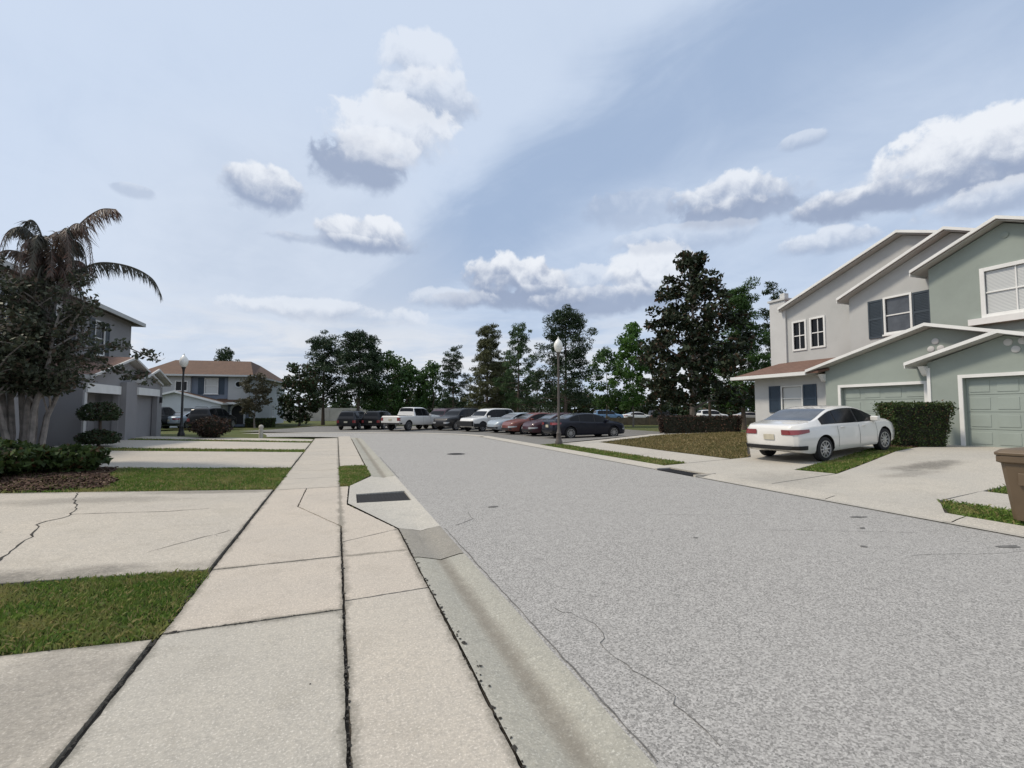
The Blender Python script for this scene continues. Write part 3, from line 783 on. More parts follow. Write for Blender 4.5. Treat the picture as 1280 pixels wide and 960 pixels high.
def window(parent, X, y0, y1, z0, z1, pane, frame, sgn=1, bars=(1, 1), fw=.07, proud=.05, sill=True, axis_='x'):
    """frame + pane (child); X is the wall plane, sgn the inward direction"""
    def bx(mb, a, b, t0, t1, q0, q1):
        a, b = min(a, b), max(a, b)
        if axis_ == 'x': mb.box(a, b, t0, t1, q0, q1)
        else: mb.box(t0, t1, a, b, q0, q1)
    mb = MB(); a, b = X - proud * sgn, X + .08 * sgn
    bx(mb, a, b, y0 - fw, y0, z0 - fw, z1 + fw); bx(mb, a, b, y1, y1 + fw, z0 - fw, z1 + fw)
    bx(mb, a, b, y0, y1, z1, z1 + fw); bx(mb, a, b, y0, y1, z0 - fw, z0)
    a = X + .0 * sgn; b = X + .06 * sgn
    for i in range(1, bars[0] + 1):
        t = y0 + (y1 - y0) * i / (bars[0] + 1); bx(mb, a, b, t - .02, t + .02, z0, z1)
    for i in range(1, bars[1] + 1):
        t = z0 + (z1 - z0) * i / (bars[1] + 1); bx(mb, a - .004 * sgn, b, y0, y1, t - .025, t + .025)
    fr = mb.build('window', frame, parent, bevel=.005)
    pb = MB(); bx(pb, X + .035 * sgn, X + .05 * sgn, y0, y1, z0, z1); pb.build('pane', pane, fr)
    if sill:
        sb = MB(); bx(sb, X - .10 * sgn, X + .02 * sgn, y0 - .12, y1 + .12, z0 - fw - .07, z0 - fw - .003); sb.build('sill', frame, fr)
    return fr

def shutter(parent, X, y0, y1, z0, z1, mat, sgn=1, axis_='x'):
    mb = MB(); n = int((z1 - z0) / .07)
    def bx(a, b, t0, t1, q0, q1):
        a, b = min(a, b), max(a, b)
        if axis_ == 'x': mb.box(a, b, t0, t1, q0, q1)
        else: mb.box(t0, t1, a, b, q0, q1)
    a, b = X - .045 * sgn, X - .003 * sgn
    bx(a, b, y0, y0 + .06, z0, z1); bx(a, b, y1 - .06, y1, z0, z1)
    for q in (z0, (z0 + z1) / 2 - .04, z1 - .08): bx(a, b, y0 + .06, y1 - .06, q, q + .08)
    bx(X - .018 * sgn, b, y0 + .06, y1 - .06, z0 + .08, z1 - .08)
    for i in range(n):
        q = z0 + .1 + i * (z1 - z0 - .2) / n; bx(X - .034 * sgn, X - .012 * sgn, y0 + .06, y1 - .06, q, q + .03)
    return mb.build('shutter', mat, parent)

# ------------------------------------------------- right townhouse (green / grey)
RH = empty('townhouse', (20, 12, .4), label='sage green and grey two storey townhouse with garages on the right', cat='house')
def rel(root):
    """parts are modelled in world coordinates; move them under the root"""
    for ch in list(root.children):
        ch.matrix_parent_inverse = Matrix.Translation(-Vector(root.location))
MT = (M['shing'], M['white'])
zb = .1
# garage A
dA = (10.85, 13.88, .1, 2.56); m = MB(); sl = .286
wall(m, 'x', 20.0, .25, [(6.9, 3.58), (10.53, 4.56), (14.55, 3.42)], zb, [dA]); m.box(20.25, 23, 14.35, 14.55, zb, 3.3)
m.build('wall', M['green'], RH)
gable_roof('x', 19.62, 25, (10.53, 4.61), 4.62, sl, .10, MT, RH, name='garage_roof')
garage_door(RH, 20.16, 10.85, 13.88, .41, 2.56, M['greend'])
m = MB(); m.box(19.955, 20.02, 10.74, 10.848, .4, 2.67); m.box(19.955, 20.02, 13.882, 13.99, .4, 2.67); m.box(19.955, 20.02, 10.848, 13.882, 2.562, 2.67)
m.build('door_frame', M['white'], RH)
# garage B
m = MB(); dB = (6.75, 9.55, .1, 2.68)
wall(m, 'x', 19.65, .25, [(5.9, 3.16), (8.42, 3.96), (10.55, 3.28)], zb, [dB]); m.box(19.9, 23, 10.35, 10.55, zb, 3.2)
m.build('wall', M['green'], RH)
gable_roof('x', 19.28, 25, (8.42, 4.01), 2.62, .305, .10, MT, RH, name='garage_roof')
garage_door(RH, 19.81, 6.75, 9.55, .41, 2.68, M['greend'])
m = MB(); m.box(19.605, 19.67, 6.64, 6.748, .4, 2.79); m.box(19.605, 19.67, 9.552, 9.67, .4, 2.79); m.box(19.605, 19.67, 6.748, 9.552, 2.682, 2.79)
m.build('door_frame', M['white'], RH)
m = MB(); m.box(19.615, 19.648, 10.46, 10.56, .3, 3.1); m.build('corner_board', M['white'], RH)
for y, z, X in ((14.62, 3.18, 19.75), (10.62, 3.16, 19.4), (6.2, 3.2, 19.4)):
    m = MB(); m.prism([(X, z), (X + .3, z), (X + .3, z - .34), (X + .22, z - .3)], 'y', y - .09, y + .09); m.build('corbel', M['white'], RH)
for spots, X in (((( 10.59, 3.80), (10.30, 3.80), (10.45, 4.06)), 20.0), (((8.36, 3.73), (8.02, 3.73), (8.19, 3.49)), 19.65), (((9.03, 7.62),), 21.4)):
    m = MB()
    for y_, z_ in spots: m.lathe([(0, -.035), (.085, -.035), (.11, -.02), (.11, 0.01)], 16, 0, 'x', (X, y_, z_))
    m.build('gable_ornament', M['greyl'] if X < 21 else M['green'], RH)
# pale ground floor bay with shuttered window
m = MB(); w0 = (15.95, 16.98, 1.62, 2.72)
wall(m, 'x', 20.35, .22, [(14.5, 3.25), (18.6, 3.25)], zb, [w0]); m.box(20.57, 24, 18.4, 18.6, zb, 3.5)
m.build('wall', M['greyl'], RH)
window(RH, 20.35, 15.95, 16.98, 1.62, 2.72, M['blind'], M['white'], bars=(0, 1), fw=.06)
shutter(RH, 20.35, 17.06, 17.72, 1.5, 2.8, M['shut']); shutter(RH, 20.35, 15.22, 15.86, 1.5, 2.8, M['shut'])
m = MB()
a = [(19.62, 19.35, 3.24), (19.62, 14.6, 3.24), (22.7, 12.5, 4.10), (22.7, 18.85, 4.10)]
m.add([p for p in a] + [(p[0], p[1], p[2] + .09) for p in a], [(0, 1, 2, 3), (4, 5, 6, 7), (0, 1, 5, 4), (1, 2, 6, 5), (2, 3, 7, 6), (3, 0, 4, 7)])
m.add([(19.62, 19.35, 3.33), (22.7, 18.85, 4.19), (24.5, 19.35, 3.33), (24.5, 19.35, 3.24), (19.62, 19.35, 3.24)], [(0, 1, 2), (0, 2, 3, 4)])
pr = m.build('porch_roof', M['shing'], RH)
m = MB(); m.box(19.55, 19.62, 15.15, 19.42, 3.18, 3.34); m.box(19.62, 24, 19.36, 19.42, 3.18, 3.34); m.build('fascia', M['white'], pr)
m = MB(); m.box(19.63, 20.34, 15.2, 19.3, 3.19, 3.232); m.build('soffit', M['white'], pr)
# upper grey wall, furthest
m = MB(); w1 = (17.42, 18.05, 4.80, 6.20); w2 = (16.42, 17.06, 4.82, 6.22)
wall(m, 'x', 22.6, .25, [(9.0, 7.7), (12.8, 9.10), (18.45, 7.0)], 3.0, [w1, w2])
m.build('wall', M['grey'], RH)
for y0, y1, q0, q1 in (w1, w2): window(RH, 22.6, y0, y1, q0, q1, M['glass'], M['white'], bars=(1, 1), fw=.09, sill=False)
m = MB(); m.box(22.5, 23.5, 18.46, 19.42, 3.0, 7.55); pk = m.build('chimney', M['greyl'], RH)
m = MB(); m.box(22.42, 23.58, 18.40, 19.48, 7.552, 7.66); m.box(22.85, 23.15, 18.75, 19.05, 7.662, 8.02); m.build('chimney_cap', M['greyl'], pk)
gable_roof('x', 22.25, 31, (12.8, 9.15), 5.85, .372, .12, MT, RH)
# upper grey wall, middle, with shutters
m = MB(); w3 = (12.48, 13.26, 4.9, 6.42); w3 = (12.30, 13.22, 4.92, 6.36)
wall(m, 'x', 22.0, .25, [(8, 7.2), (10.83, 8.42), (14.75, 6.72)], 3.2, [w3]); m.box(22.25, 22.6, 14.5, 14.75, 3.2, 6.6)
m.build('wall', M['grey'], RH)
window(RH, 22.0, w3[0], w3[1], w3[2], w3[3], M['glassg'], M['white'], bars=(0, 1), fw=.08)
shutter(RH, 22.0, 13.32, 13.92, 4.74, 6.40, M['shutg']); shutter(RH, 22.0, 11.58, 12.2, 4.74, 6.40, M['shutg'])
gable_roof('x', 21.62, 31, (10.83, 8.48), 4.2, .44, .12, MT, RH)
# upper green block, nearest
m = MB(); w4 = (7.2, 9.62, 4.98, 6.50)
wall(m, 'x', 21.4, .25, [(6.6, 6.95), (9.05, 8.05), (11.3, 7.04)], 3.0, [w4]); m.box(21.65, 22.0, 11.08, 11.3, 3.0, 7.0)
m.build('wall', M['green'], RH)
window(RH, 21.4, w4[0], w4[1], w4[2], w4[3], M['blind'], M['white'], bars=(2, 1), fw=.13, sill=False)
m = MB(); m.box(21.16, 21.42, 6.9, 10.05, 4.62, 4.84); m.build('window_ledge', M['white'], RH)
gable_roof('x', 21.02, 31, (9.05, 8.12), 2.65, .445, .12, MT, RH)
m = MB(); m.box(22.85, 30, 6.5, 18.4, .2, 7.0); m.build('side_wall', M['grey'], RH)
rel(RH)

# ----------------------------------------------------- left townhouse (taupe)
LH = empty('townhouse', (-10, 22, .3), label='dark taupe two storey townhouse row behind the palm on the left', cat='house')
MTL = (M['shingg'], M['white']); MTd = (M['shing'], M['greyl'])
m = MB(); b1 = (22.7, 25.55, .1, 2.35); b2 = (26.85, 29.5, .1, 2.38)
wall(m, 'x', -9.25, .22, [(22.4, 2.92), (26.25, 3.85), (29.6, 3.0)], zb, [b1]); m.box(-12, -9.25, 22.4, 22.6, zb, 2.95); m.box(-12, -9.251, 25.7, 25.85, zb, 2.8)
m.build('wall', M['dgrey'], LH)
m = MB(); wall(m, 'x', -9.0, .22, [(25.62, 2.85), (27.0, 2.95), (28.7, 3.50), (30.2, 3.0)], zb, [b2]); m.box(-12, -9.0, 30.0, 30.2, zb, 2.9); m.box(-9.7, -9.0, 25.62, 25.8, zb, 2.8)
m.build('wall', M['dgrey'], LH)
gable_roof('x', -8.75, -13, (26.25, 3.94), 3.75, .28, .09, MTd, LH, -1, .08, name='garage_roof')
gable_roof('x', -8.55, -13, (28.7, 3.60), 2.0, .31, .09, MTd, LH, -1, .08, name='garage_roof')
garage_door(LH, -9.85, 22.7, 25.55, .29, 2.34, M['dgrey'], -1); garage_door(LH, -9.55, 26.85, 29.5, .29, 2.36, M['lgrey'], -1)
m = MB(); m.box(-9.05, -8.96, 22.62, 25.6, 2.30, 2.66); m.build('lintel', M['white'], LH); m = MB(); m.box(-8.80, -8.71, 26.8, 29.6, 2.33, 2.68); m.build('lintel', M['white'], LH)
m = MB(); m.box(-9.028, -9.0, 22.48, 22.68, .2, 2.295); m.build('door_frame', M['greyl'], LH)
m = MB(); m.box(-12.3, -12.05, 18.2, 22.4, zb, 3.1); m.build('wall', M['dgreyb'], LH)
m = MB(); b3 = (13.6, 18.35, .1, 2.3)
wall(m, 'x', -9.25, .22, [(8, 2.7), (15.8, 3.9), (18.7, 3.3)], zb, [b3]); m.box(-12, -9.25, 18.5, 18.7, zb, 3.2); m.build('wall', M['dgrey'], LH)
garage_door(LH, -9.4, 13.6, 18.35, .28, 2.3, M['doorw'], -1)
gable_roof('x', -8.8, -13, (15.8, 4.0), 3.3, .28, .09, MTd, LH, -1, .08, name='garage_roof')
m = MB(); ups = [(30.7, 31.7, 4.6, 6.3), (27.0, 28.0, 4.6, 6.3), (22.5, 23.5, 4.6, 6.3)]
wall(m, 'x', -12.25, .25, [(12, 7.0), (35.3, 7.0)], 2.8, ups); m.box(-20, -12.25, 35.05, 35.3, zb, 7.0); m.box(-20, -12.25, 12, 12.25, zb, 7.0)
wall(m, 'x', -12.25, .25, [(30.9, 2.8), (35.3, 2.8)], zb); m.build('wall', M['dgrey'], LH)
for y0, y1, q0, q1 in ups:
    window(LH, -12.0, y0, y1, q0, q1, M['glassg'], M['white'], -1, (0, 1)); shutter(LH, -12.0, y0 - .62, y0 - .1, q0 - .1, q1 + .1, M['shutg'], -1); shutter(LH, -12.0, y1 + .1, y1 + .62, q0 - .1, q1 + .1, M['shutg'], -1)
m = MB(); a = [(-11.5, 11.5, 6.95), (-11.5, 35.8, 6.95), (-16, 31.5, 8.35), (-16, 15.5, 8.35), (-20.5, 35.8, 6.95), (-20.5, 11.5, 6.95)]
m.add(a + [(p[0], p[1], p[2] + .12) for p in a], [(6, 7, 8, 9), (7, 10, 8), (10, 11, 9, 8), (11, 6, 9), (0, 1, 7, 6), (1, 4, 10, 7), (4, 5, 11, 10), (5, 0, 6, 11), (0, 1, 4, 5)])
ro = m.build('roof', M['shingg'], LH); m = MB(); m.box(-11.5, -11.44, 11.45, 35.86, 6.85, 7.07); m.box(-20.5, -11.5, 35.8, 35.86, 6.85, 7.07); m.build('fascia', M['grey'], ro)
m = MB(); m.box(-8.785, -8.68, 29.8, 29.93, 2.0, 2.3); m.build('wall_light', M['pole'], LH)
rel(LH)

# -------------------------------------------------------- far house, red roof
FH = empty('house', (-8.25, 53.6, 0), rad(-7.5), label='blue grey two storey house with red brown hipped roof and arched door', cat='house')
m = MB(); fw = [(-4.0, -2.9, 3.3, 4.75)]
wall(m, 'y', 0, .2, [(-5.2, 5.1), (-1.9, 5.1)], 2.2, fw); m.build('wall', M['hblue'], FH)
m = MB(); wall(m, 'y', -.25, .2, [(-8.3, 5.1), (-5.2, 5.1)], 2.0, [(-6.45, -5.5, 3.55, 4.4)]); m.box(-5.4, -5.2, -.05, .2, 2, 5.1); m.build('wall', M['hcream'], FH)
m = MB(); m.box(-1.9, 0, -.2, .2, 2.45, 5.1); m.build('wall', M['hcream'], FH)
m = MB(); m.box(-.2, 0, .2, 14, .0, 5.1); m.box(-9.2, -9.0, .2, 14, 0, 5.1); m.box(-9, -.2, 13.8, 14, 0, 5.1); m.build('side_wall', M['hwhite'], FH)
m = MB(); m.box(-2.0, -.01, .0, .2, 0, 2.45); m.build('wall', M['hblue'], FH)
m = MB(); m.prism([(-1.55, .25), (-.45, .25), (-.45, 1.5)] + [(-1 + .55 * math.cos(t), 1.5 + .6 * math.sin(t)) for t in np.linspace(.1, PI - .1, 9)] + [(-1.55, 1.5)], 'y', -.06, -.004)
dr_ = m.build('door', M['black'], FH)
m = MB(); pts = [(-1.55, .25), (-1.55, 1.5)] + [(-1 + .55 * math.cos(t), 1.5 + .6 * math.sin(t)) for t in np.linspace(PI - .1, .1, 9)] + [(-.45, 1.5), (-.45, .25)]
for p, q in zip(pts[:-1], pts[1:]):
    c0 = Vector((-1, 1.2)); P0, P1 = Vector(p), Vector(q); o0 = c0 + (P0 - c0) * 1.28; o1_ = c0 + (P1 - c0) * 1.28
    if abs(p[0] - q[0]) < .01: o0.y = p[1]; o1_.y = q[1]
    m.prism([tuple(P0), tuple(P1), tuple(o1_), tuple(o0)], 'y', -.14, -.003)
m.build('door_arch', M['hwhite'], dr_)
m = MB(); wall(m, 'y', -2.0, .2, [(-9.6, 2.3), (-5.7, 3.3), (-1.9, 2.25)], 0, [(-8.0, -6.1, 0, 1.75), (-5.0, -2.75, 0, 1.8)]); m.box(-2.1, -1.9, -1.8, 0, 0, 2.2); m.build('wall', M['hwhite'], FH)
gable_roof('y', -2.35, .0, (-5.7, 3.36), 4.1, .275, .09, (M['shingr'], M['white']), FH, 1, .17, name='garage_roof')
m = MB(); m.box(-5.0, -2.75, -1.9, -1.86, .0, 1.8)
for q in (.45, .9, 1.35): m.box(-4.95, -2.8, -1.925, -1.9, q - .02, q + .02)
m.build('garage_door', M['lgrey'], FH)
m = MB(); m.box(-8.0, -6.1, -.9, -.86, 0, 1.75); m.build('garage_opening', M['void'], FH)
window(FH, 0, -4.0, -2.9, 3.3, 4.75, M['blind'], M['white'], 1, (0, 1), axis_='y'); shutter(FH, 0, -4.62, -4.1, 3.2, 4.8, M['shut'], 1, 'y'); shutter(FH, 0, -2.8, -2.3, 3.2, 4.8, M['shut'], 1, 'y')
window(FH, -.25, -6.45, -5.5, 3.55, 4.4, M['glass'], M['white'], 1, (1, 0), axis_='y')
m = MB(); m.lathe([(0, -.03), (.26, -.03), (.26, 0)], 18, 0, 'y', (-.95, -.2, 4.2)); rw = m.build('window', M['glass'], FH)
m = MB(); m.lathe([(.26, -.02), (.26, -.07), (.36, -.07), (.36, -.002)], 18, 0, 'y', (-.95, -.2, 4.2)); m.build('window_ring', M['hwhite'], rw)
m = MB(); m.add([(-2.9, -.9, 2.25), (.25, -.9, 2.25), (.25, .02, 2.6), (-2.9, .02, 2.6), (-2.9, -.9, 2.38), (.25, -.9, 2.38), (.25, .02, 2.76), (-2.9, .02, 2.76)], [(0, 1, 2, 3), (4, 5, 6, 7), (0, 1, 5, 4), (1, 2, 6, 5), (3, 0, 4, 7)])
pr = m.build('porch_roof', M['shingr'], FH); m = MB(); m.box(-2.95, .3, -.96, -.9, 2.2, 2.4); m.build('fascia', M['white'], pr)
m = MB(); a = [(-9.8, -.75, 5.05), (.5, -.75, 5.05), (.5, 14.5, 5.05), (-9.8, 14.5, 5.05), (-1.3, 4.6, 6.95), (-8.6, 4.6, 6.95), (-1.8, 10, 6.95), (-8.0, 10, 6.95)]
m.add(a, [(0, 1, 4, 5), (1, 2, 6, 4), (2, 3, 7, 6), (3, 0, 5, 7), (4, 6, 7, 5), (0, 3, 2, 1)]); ro = m.build('roof', M['shingr'], FH)
m = MB(); m.box(-9.85, .55, -.82, -.75, 4.93, 5.10); m.box(.5, .56, -.75, 14.5, 4.93, 5.10); m.build('fascia', M['greyl'], ro)
window(FH, 0.0, 3.2, 4.2, 3.3, 4.5, M['glass'], M['white'], -1, (0, 1)); window(FH, 0.0, 8.2, 9.2, .9, 2.2, M['glass'], M['white'], -1, (0, 1))

# ---------------------------------------------------------------- vehicles
def pch(keys):
    X = np.array([k[0] for k in keys], float); Y = np.array([k[1] for k in keys], float)
    h = np.diff(X); d = np.diff(Y) / h; t = np.zeros(len(X)); t[0], t[-1] = d[0], d[-1]
    for i in range(1, len(X) - 1):
        if d[i - 1] * d[i] > 0:
            w1, w2 = 2 * h[i] + h[i - 1], h[i] + 2 * h[i - 1]; t[i] = (w1 + w2) / (w1 / d[i - 1] + w2 / d[i])
    def f(x):
        x = min(max(x, X[0]), X[-1]); i = min(len(X) - 2, max(0, int(np.searchsorted(X, x) - 1))); s = (x - X[i]) / h[i]
        return (2 * s**3 - 3 * s**2 + 1) * Y[i] + (s**3 - 2 * s**2 + s) * h[i] * t[i] + (-2 * s**3 + 3 * s**2) * Y[i + 1] + (s**3 - s**2) * h[i] * t[i + 1]
    return f

SPEC = {
 'sedan': dict(L=2.43, ax=(-1.42, 1.43), R=.335,
   top=[(-2.43, .95), (-2.36, 1.04), (-2.05, 1.085), (-1.72, 1.12), (-.85, 1.405), (-.25, 1.455), (.15, 1.44), (.5, 1.365), (1.28, 1.02), (1.85, .92), (2.25, .79), (2.43, .62)],
   belt=[(-2.43, .84), (-2.2, .99), (-1.5, 1.0), (0, .95), (1.2, .92), (1.9, .84), (2.3, .70), (2.43, .56)],
   wb=[(-2.43, .68), (-2.33, .80), (-1.95, .89), (-1, .925), (1, .92), (1.8, .88), (2.2, .77), (2.43, .52)],
   low=[(-2.43, .40), (-2.25, .29), (-1.9, .23), (1.8, .21), (2.3, .24), (2.43, .30)],
   rear=(-1.68, -.86), front=(.56, 1.24), side=[(-1.42, -.86, .0), (-.80, .12, .0), (.19, .98, .0)]),
 'suv': dict(L=2.35, ax=(-1.38, 1.40), R=.37,
   top=[(-2.35, .98), (-2.31, 1.15), (-2.12, 1.62), (-1.9, 1.735), (-1.2, 1.78), (-.2, 1.78), (.3, 1.72), (.62, 1.58), (1.15, 1.16), (1.7, 1.08), (2.2, .97), (2.35, .74)],
   belt=[(-2.35, .94), (-2.2, 1.06), (-1.5, 1.10), (0, 1.06), (1.2, 1.04), (1.9, .98), (2.25, .85), (2.35, .66)],
   wb=[(-2.35, .80), (-2.25, .87), (-1.9, .92), (-1, .94), (1, .94), (1.8, .91), (2.2, .82), (2.35, .66)],
   low=[(-2.35, .45), (-2.2, .36), (-1.9, .30), (1.8, .28), (2.25, .32), (2.35, .4)],
   rear=(-2.27, -2.06), front=(.68, 1.11), side=[(-2.0, -1.12, 0), (-1.05, -.12, 0), (-.05, .86, 0)]),
 'pickup': dict(L=2.85, ax=(-1.75, 1.75), R=.40,
   top=[(-2.85, 1.10), (-2.8, 1.17), (-1.5, 1.18), (-1.02, 1.19), (-.96, 1.5), (-.88, 1.80), (-.7, 1.86), (.3, 1.87), (.62, 1.78), (1.22, 1.30), (1.7, 1.24), (2.6, 1.12), (2.8, .95), (2.85, .80)],
   belt=[(-2.85, 1.08), (-2.7, 1.16), (-1.0, 1.17), (0, 1.15), (1.2, 1.15), (2.2, 1.08), (2.7, .95), (2.85, .75)],
   wb=[(-2.85, .90), (-2.75, .94), (-1.9, .96), (0, .97), (1.8, .95), (2.5, .92), (2.85, .78)],
   low=[(-2.85, .55), (-2.6, .48), (2.4, .40), (2.85, .48)],
   rear=(-.955, -.885), front=(.68, 1.18), side=[(-.82, -.02, 0), (.05, .98, 0)]),
}

def make_car(kind, mat, label, group, grp_cat='car', name='parked_car', detail=True, roofrack=False):
    sp = SPEC[kind]; L = sp['L']; top, belt, wb, low = (pch(sp[k]) for k in ('top', 'belt', 'wb', 'low'))
    root = empty(name, label=label, cat=grp_cat, group=group)
    def sec(x):
        b, w, lo = belt(x), wb(x), low(x); tp = max(top(x), b + .015); ze = b + (tp - b) * .86
        we = max(.3, w * .955 - (.05 + .30 * (ze - b)))
        h = b - lo
        P = [(0, lo + .03), (w * .80, lo + .01), (w * .955, lo + .03), (w * 1.0, lo + .14 * h), (w * 1.02, lo + .40 * h), (w * 1.022, lo + .62 * h), (w * 1.0, lo + .82 * h), (w * .988, b - .035), (w * .955, b)]
        for t in (.25, .5, .75, 1): P.append((w * .955 + (we - w * .955) * t, b + (ze - b) * t))
        d = tp - ze
        P += [(we * .955, ze + d * .45), (we * .86, ze + d * .74), (we * .6, ze + d * .93), (we * .3, ze + d), (0, ze + d * 1.01)]
        return P
    def side_y(x, z):
        P = sec(x)[1:]
        for (y0, z0), (y1, z1) in zip(P[:-1], P[1:]):
            if z0 <= z <= z1 and z1 > z0: return y0 + (y1 - y0) * (z - z0) / (z1 - z0)
        return P[-5][0]
    def roof_pt(x, t):
        P = sec(x)[12:]; u = abs(t) * P[0][0]
        for (y0, z0), (y1, z1) in zip(P[:-1], P[1:]):
            if y1 <= u <= y0: return (x, math.copysign(u, t), z0 + (z1 - z0) * ((y0 - u) / (y0 - y1) if y0 > y1 else 0))
        return (x, t * P[0][0], P[0][1])
    xs_ = sorted(set([round(v, 3) for v in np.linspace(-L, L, 64)] + [round(k[0], 3) for k in sp['top']] + [-L + .02, -L + .05, L - .02, L - .05]))
    V = []; F = []; n = None
    for x in xs_:
        P = sec(x); ring = [(x, y, z) for y, z in P] + [(x, -y, z) for y, z in P[-2:0:-1]]
        n = len(ring); V += ring
    for j in range(len(xs_) - 1):
        for i in range(n): F.append((j * n + i, j * n + (i + 1) % n, (j + 1) * n + (i + 1) % n, (j + 1) * n + i))
    F += [tuple(range(n))[::-1], tuple(range(len(V) - n, len(V)))]
    mb = MB(); mb.add(V, F, 0, True); body = mb.build('body', [mat, M['void']], root)
    # wheel arches
    R = sp['R']; cm = MB()
    for ax in sp['ax']:
        for s in (-1, 1):
            a, b = sorted((s * .58, s * 1.3)); N = 28
            ring = [(ax + (R + .055) * math.cos(2 * PI * k / N), R + .01 + (R + .055) * math.sin(2 * PI * k / N)) for k in range(N)]
            cm.prism(ring, 'y', a, b)
    cut = cm.build('cutter', M['void']); bo = body.modifiers.new('b', 'BOOLEAN'); bo.object = cut; bo.solver = 'EXACT'; bo.operation = 'DIFFERENCE'
    dg = bpy.context.evaluated_depsgraph_get(); me = bpy.data.meshes.new_from_object(body.evaluated_get(dg)); body.modifiers.clear(); body.data = me
    bpy.data.objects.remove(cut)
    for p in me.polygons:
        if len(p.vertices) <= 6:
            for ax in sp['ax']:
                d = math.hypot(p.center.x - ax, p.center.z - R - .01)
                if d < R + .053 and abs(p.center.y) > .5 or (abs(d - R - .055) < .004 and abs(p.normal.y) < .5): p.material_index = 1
    me.set_sharp_from_angle(angle=rad(38)); body.name = 'body'
    # side glass
    def side_glass(x0, x1, s, off, mrg):
        mb = MB(); N = 14; V = []
        for i in range(N + 1):
            x = x0 + (x1 - x0) * i / N; P = sec(x); (w0, b), (we, ze) = P[8], P[12]
            z0 = b + .02 + mrg; z1 = max(z0 + .005, ze - .015 - mrg)
            for k in range(4):
                z = z0 + (z1 - z0) * k / 3; t = (z - b) / max(.02, ze - b)
                V.append((x, s * (w0 + (we - w0) * t + off), z))
        F = [(4 * i + k, 4 * i + k + 1, 4 * i + k + 5, 4 * i + k + 4) for i in range(N) for k in range(3)]
        mb.add(V, F, 0, True); return mb
    for s in (-1, 1):
        a, b = sp['side'][0][0], sp['side'][-1][1]
        side_glass(a - .04, b + .05, s, .004, -.012).build('window_trim', M['black'], body)
        for x0, x1, _ in sp['side']: side_glass(x0, x1, s, .009, .0).build('window', M['glass'], root)
    for nm, (x0, x1) in (('rear_window', sp['rear']), ('windshield', sp['front'])):
        mb = MB(); V = []; N, K = 10, 12
        for i in range(N + 1):
            x = x0 + (x1 - x0) * i / N
            for k in range(K + 1):
                t = -.9 + 1.8 * k / K; p = roof_pt(x, t); V.append((p[0] + (-.006 if nm[0] == 'r' else .006), p[1], p[2] + .006))
        mb.add(V, [(i * (K + 1) + k, i * (K + 1) + k + 1, (i + 1) * (K + 1) + k + 1, (i + 1) * (K + 1) + k) for i in range(N) for k in range(K)], 0, True)
        mb.build(nm, M['glassg'] if kind == 'sedan' else M['glass'], root)
    # wheels
    for ax in sp['ax']:
        for s in (-1, 1):
            w = empty('wheel', (ax, s * (wb(ax) - .10), R)); w.parent = root
            mb = MB(); mb.lathe([(R * .66, -.10), (R * .9, -.105), (R * .985, -.085), (R, -.05), (R, .05), (R * .985, .085), (R * .9, .105), (R * .66, .10), (R * .66, -.10)], 30, 0, 'y'); mb.build('tyre', M['tyre'], w)
            mb = MB(); mb.lathe([(R * .69, s * .06), (R * .69, s * .104), (R * .62, s * .104), (R * .60, s * .07)], 30, 0, 'y')
            mb.lathe([(R * .60, s * .03), (0, s * .03)], 30, 1, 'y'); mb.lathe([(R * .15, s * .03), (R * .15, s * .10), (0, s * .105)], 14, 0, 'y')
            for k in range(10):
                a = 2 * PI * k / 10; d = Vector((math.cos(a), 0, math.sin(a))); e = Vector((-d.z, 0, d.x)); w0, w1 = .026, .014
                q = [d * R * .12 + e * w0, d * R * .12 - e * w0, d * R * .63 - e * w1, d * R * .63 + e * w1]
                mb.add([p + Vector((0, s * .092, 0)) for p in q] + [p + Vector((0, s * .05, 0)) for p in q], [(0, 1, 2, 3), (0, 1, 5, 4), (1, 2, 6, 5), (2, 3, 7, 6), (3, 0, 4, 7)])
            mb.build('rim', [M['rim'], M['void']], w)
    # wrap-around lamps and lower bumper
    def wrap(z0, z1, xs_side, yin, s, end, off=.008, tz=0.):
        pts = []
        for i in range(17):
            x = xs_side + (end * L - xs_side) * (1 - (1 - i / 16) ** 2.2); pts.append((x, None))
        V = []
        def o_(x, y, dx, dy): return (x + dx * off, y + dy * off)
        for i, (x, _) in enumerate(pts):
            f_ = 1 - (1 - i / 16) ** 2.2; za, zb_ = z0 + tz * (1 - f_), z1
            for z in (za, zb_):
                y = side_y(x, z); a = f_ ** 2; px, py = x + end * off * a, y + off
                V.append((px, s * py, z))
        y_end = side_y(end * L, (z0 + z1) / 2)
        for k in range(1, 5):
            y = y_end + (yin - y_end) * k / 4
            for z in (z0, z1): V.append((end * (L + off), s * y, z))
        N = len(V) // 2
        return V, [(2 * i, 2 * i + 1, 2 * i + 3, 2 * i + 2) for i in range(N - 1)]
    zr = belt(-L) ; h = zr - low(-L)
    for s in (-1, 1):
        if kind == 'sedan': a = wrap(.79, .925, -L + .42, .38, s, -1, .015, .05)
        else: a = wrap(zr - .28, zr - .04, -L + .10, wb(-L) * .78, s, -1)
        mb = MB(); mb.add(a[0], a[1], 0, True); mb.build('tail_light', M['tail'], root)
        zf = belt(L); a = wrap(zf - .10, zf + .02, L - .42 if kind == 'sedan' else L - .2, .42, s, 1, .010, .06)
        mb = MB(); mb.add(a[0], a[1], 0, True); mb.build('headlight', M['head'], root)
    mb = MB()
    for s in (-1, 1):
        a = wrap(low(-L) - .02, low(-L) + .09, -L + .30, 0, s, -1, .032); mb.add(a[0], a[1], 0, True)
    mb.build('rear_bumper', M['black'] if mat != PAINT['dark'] else M['void'], root)
    mb = MB(); zf = low(L)
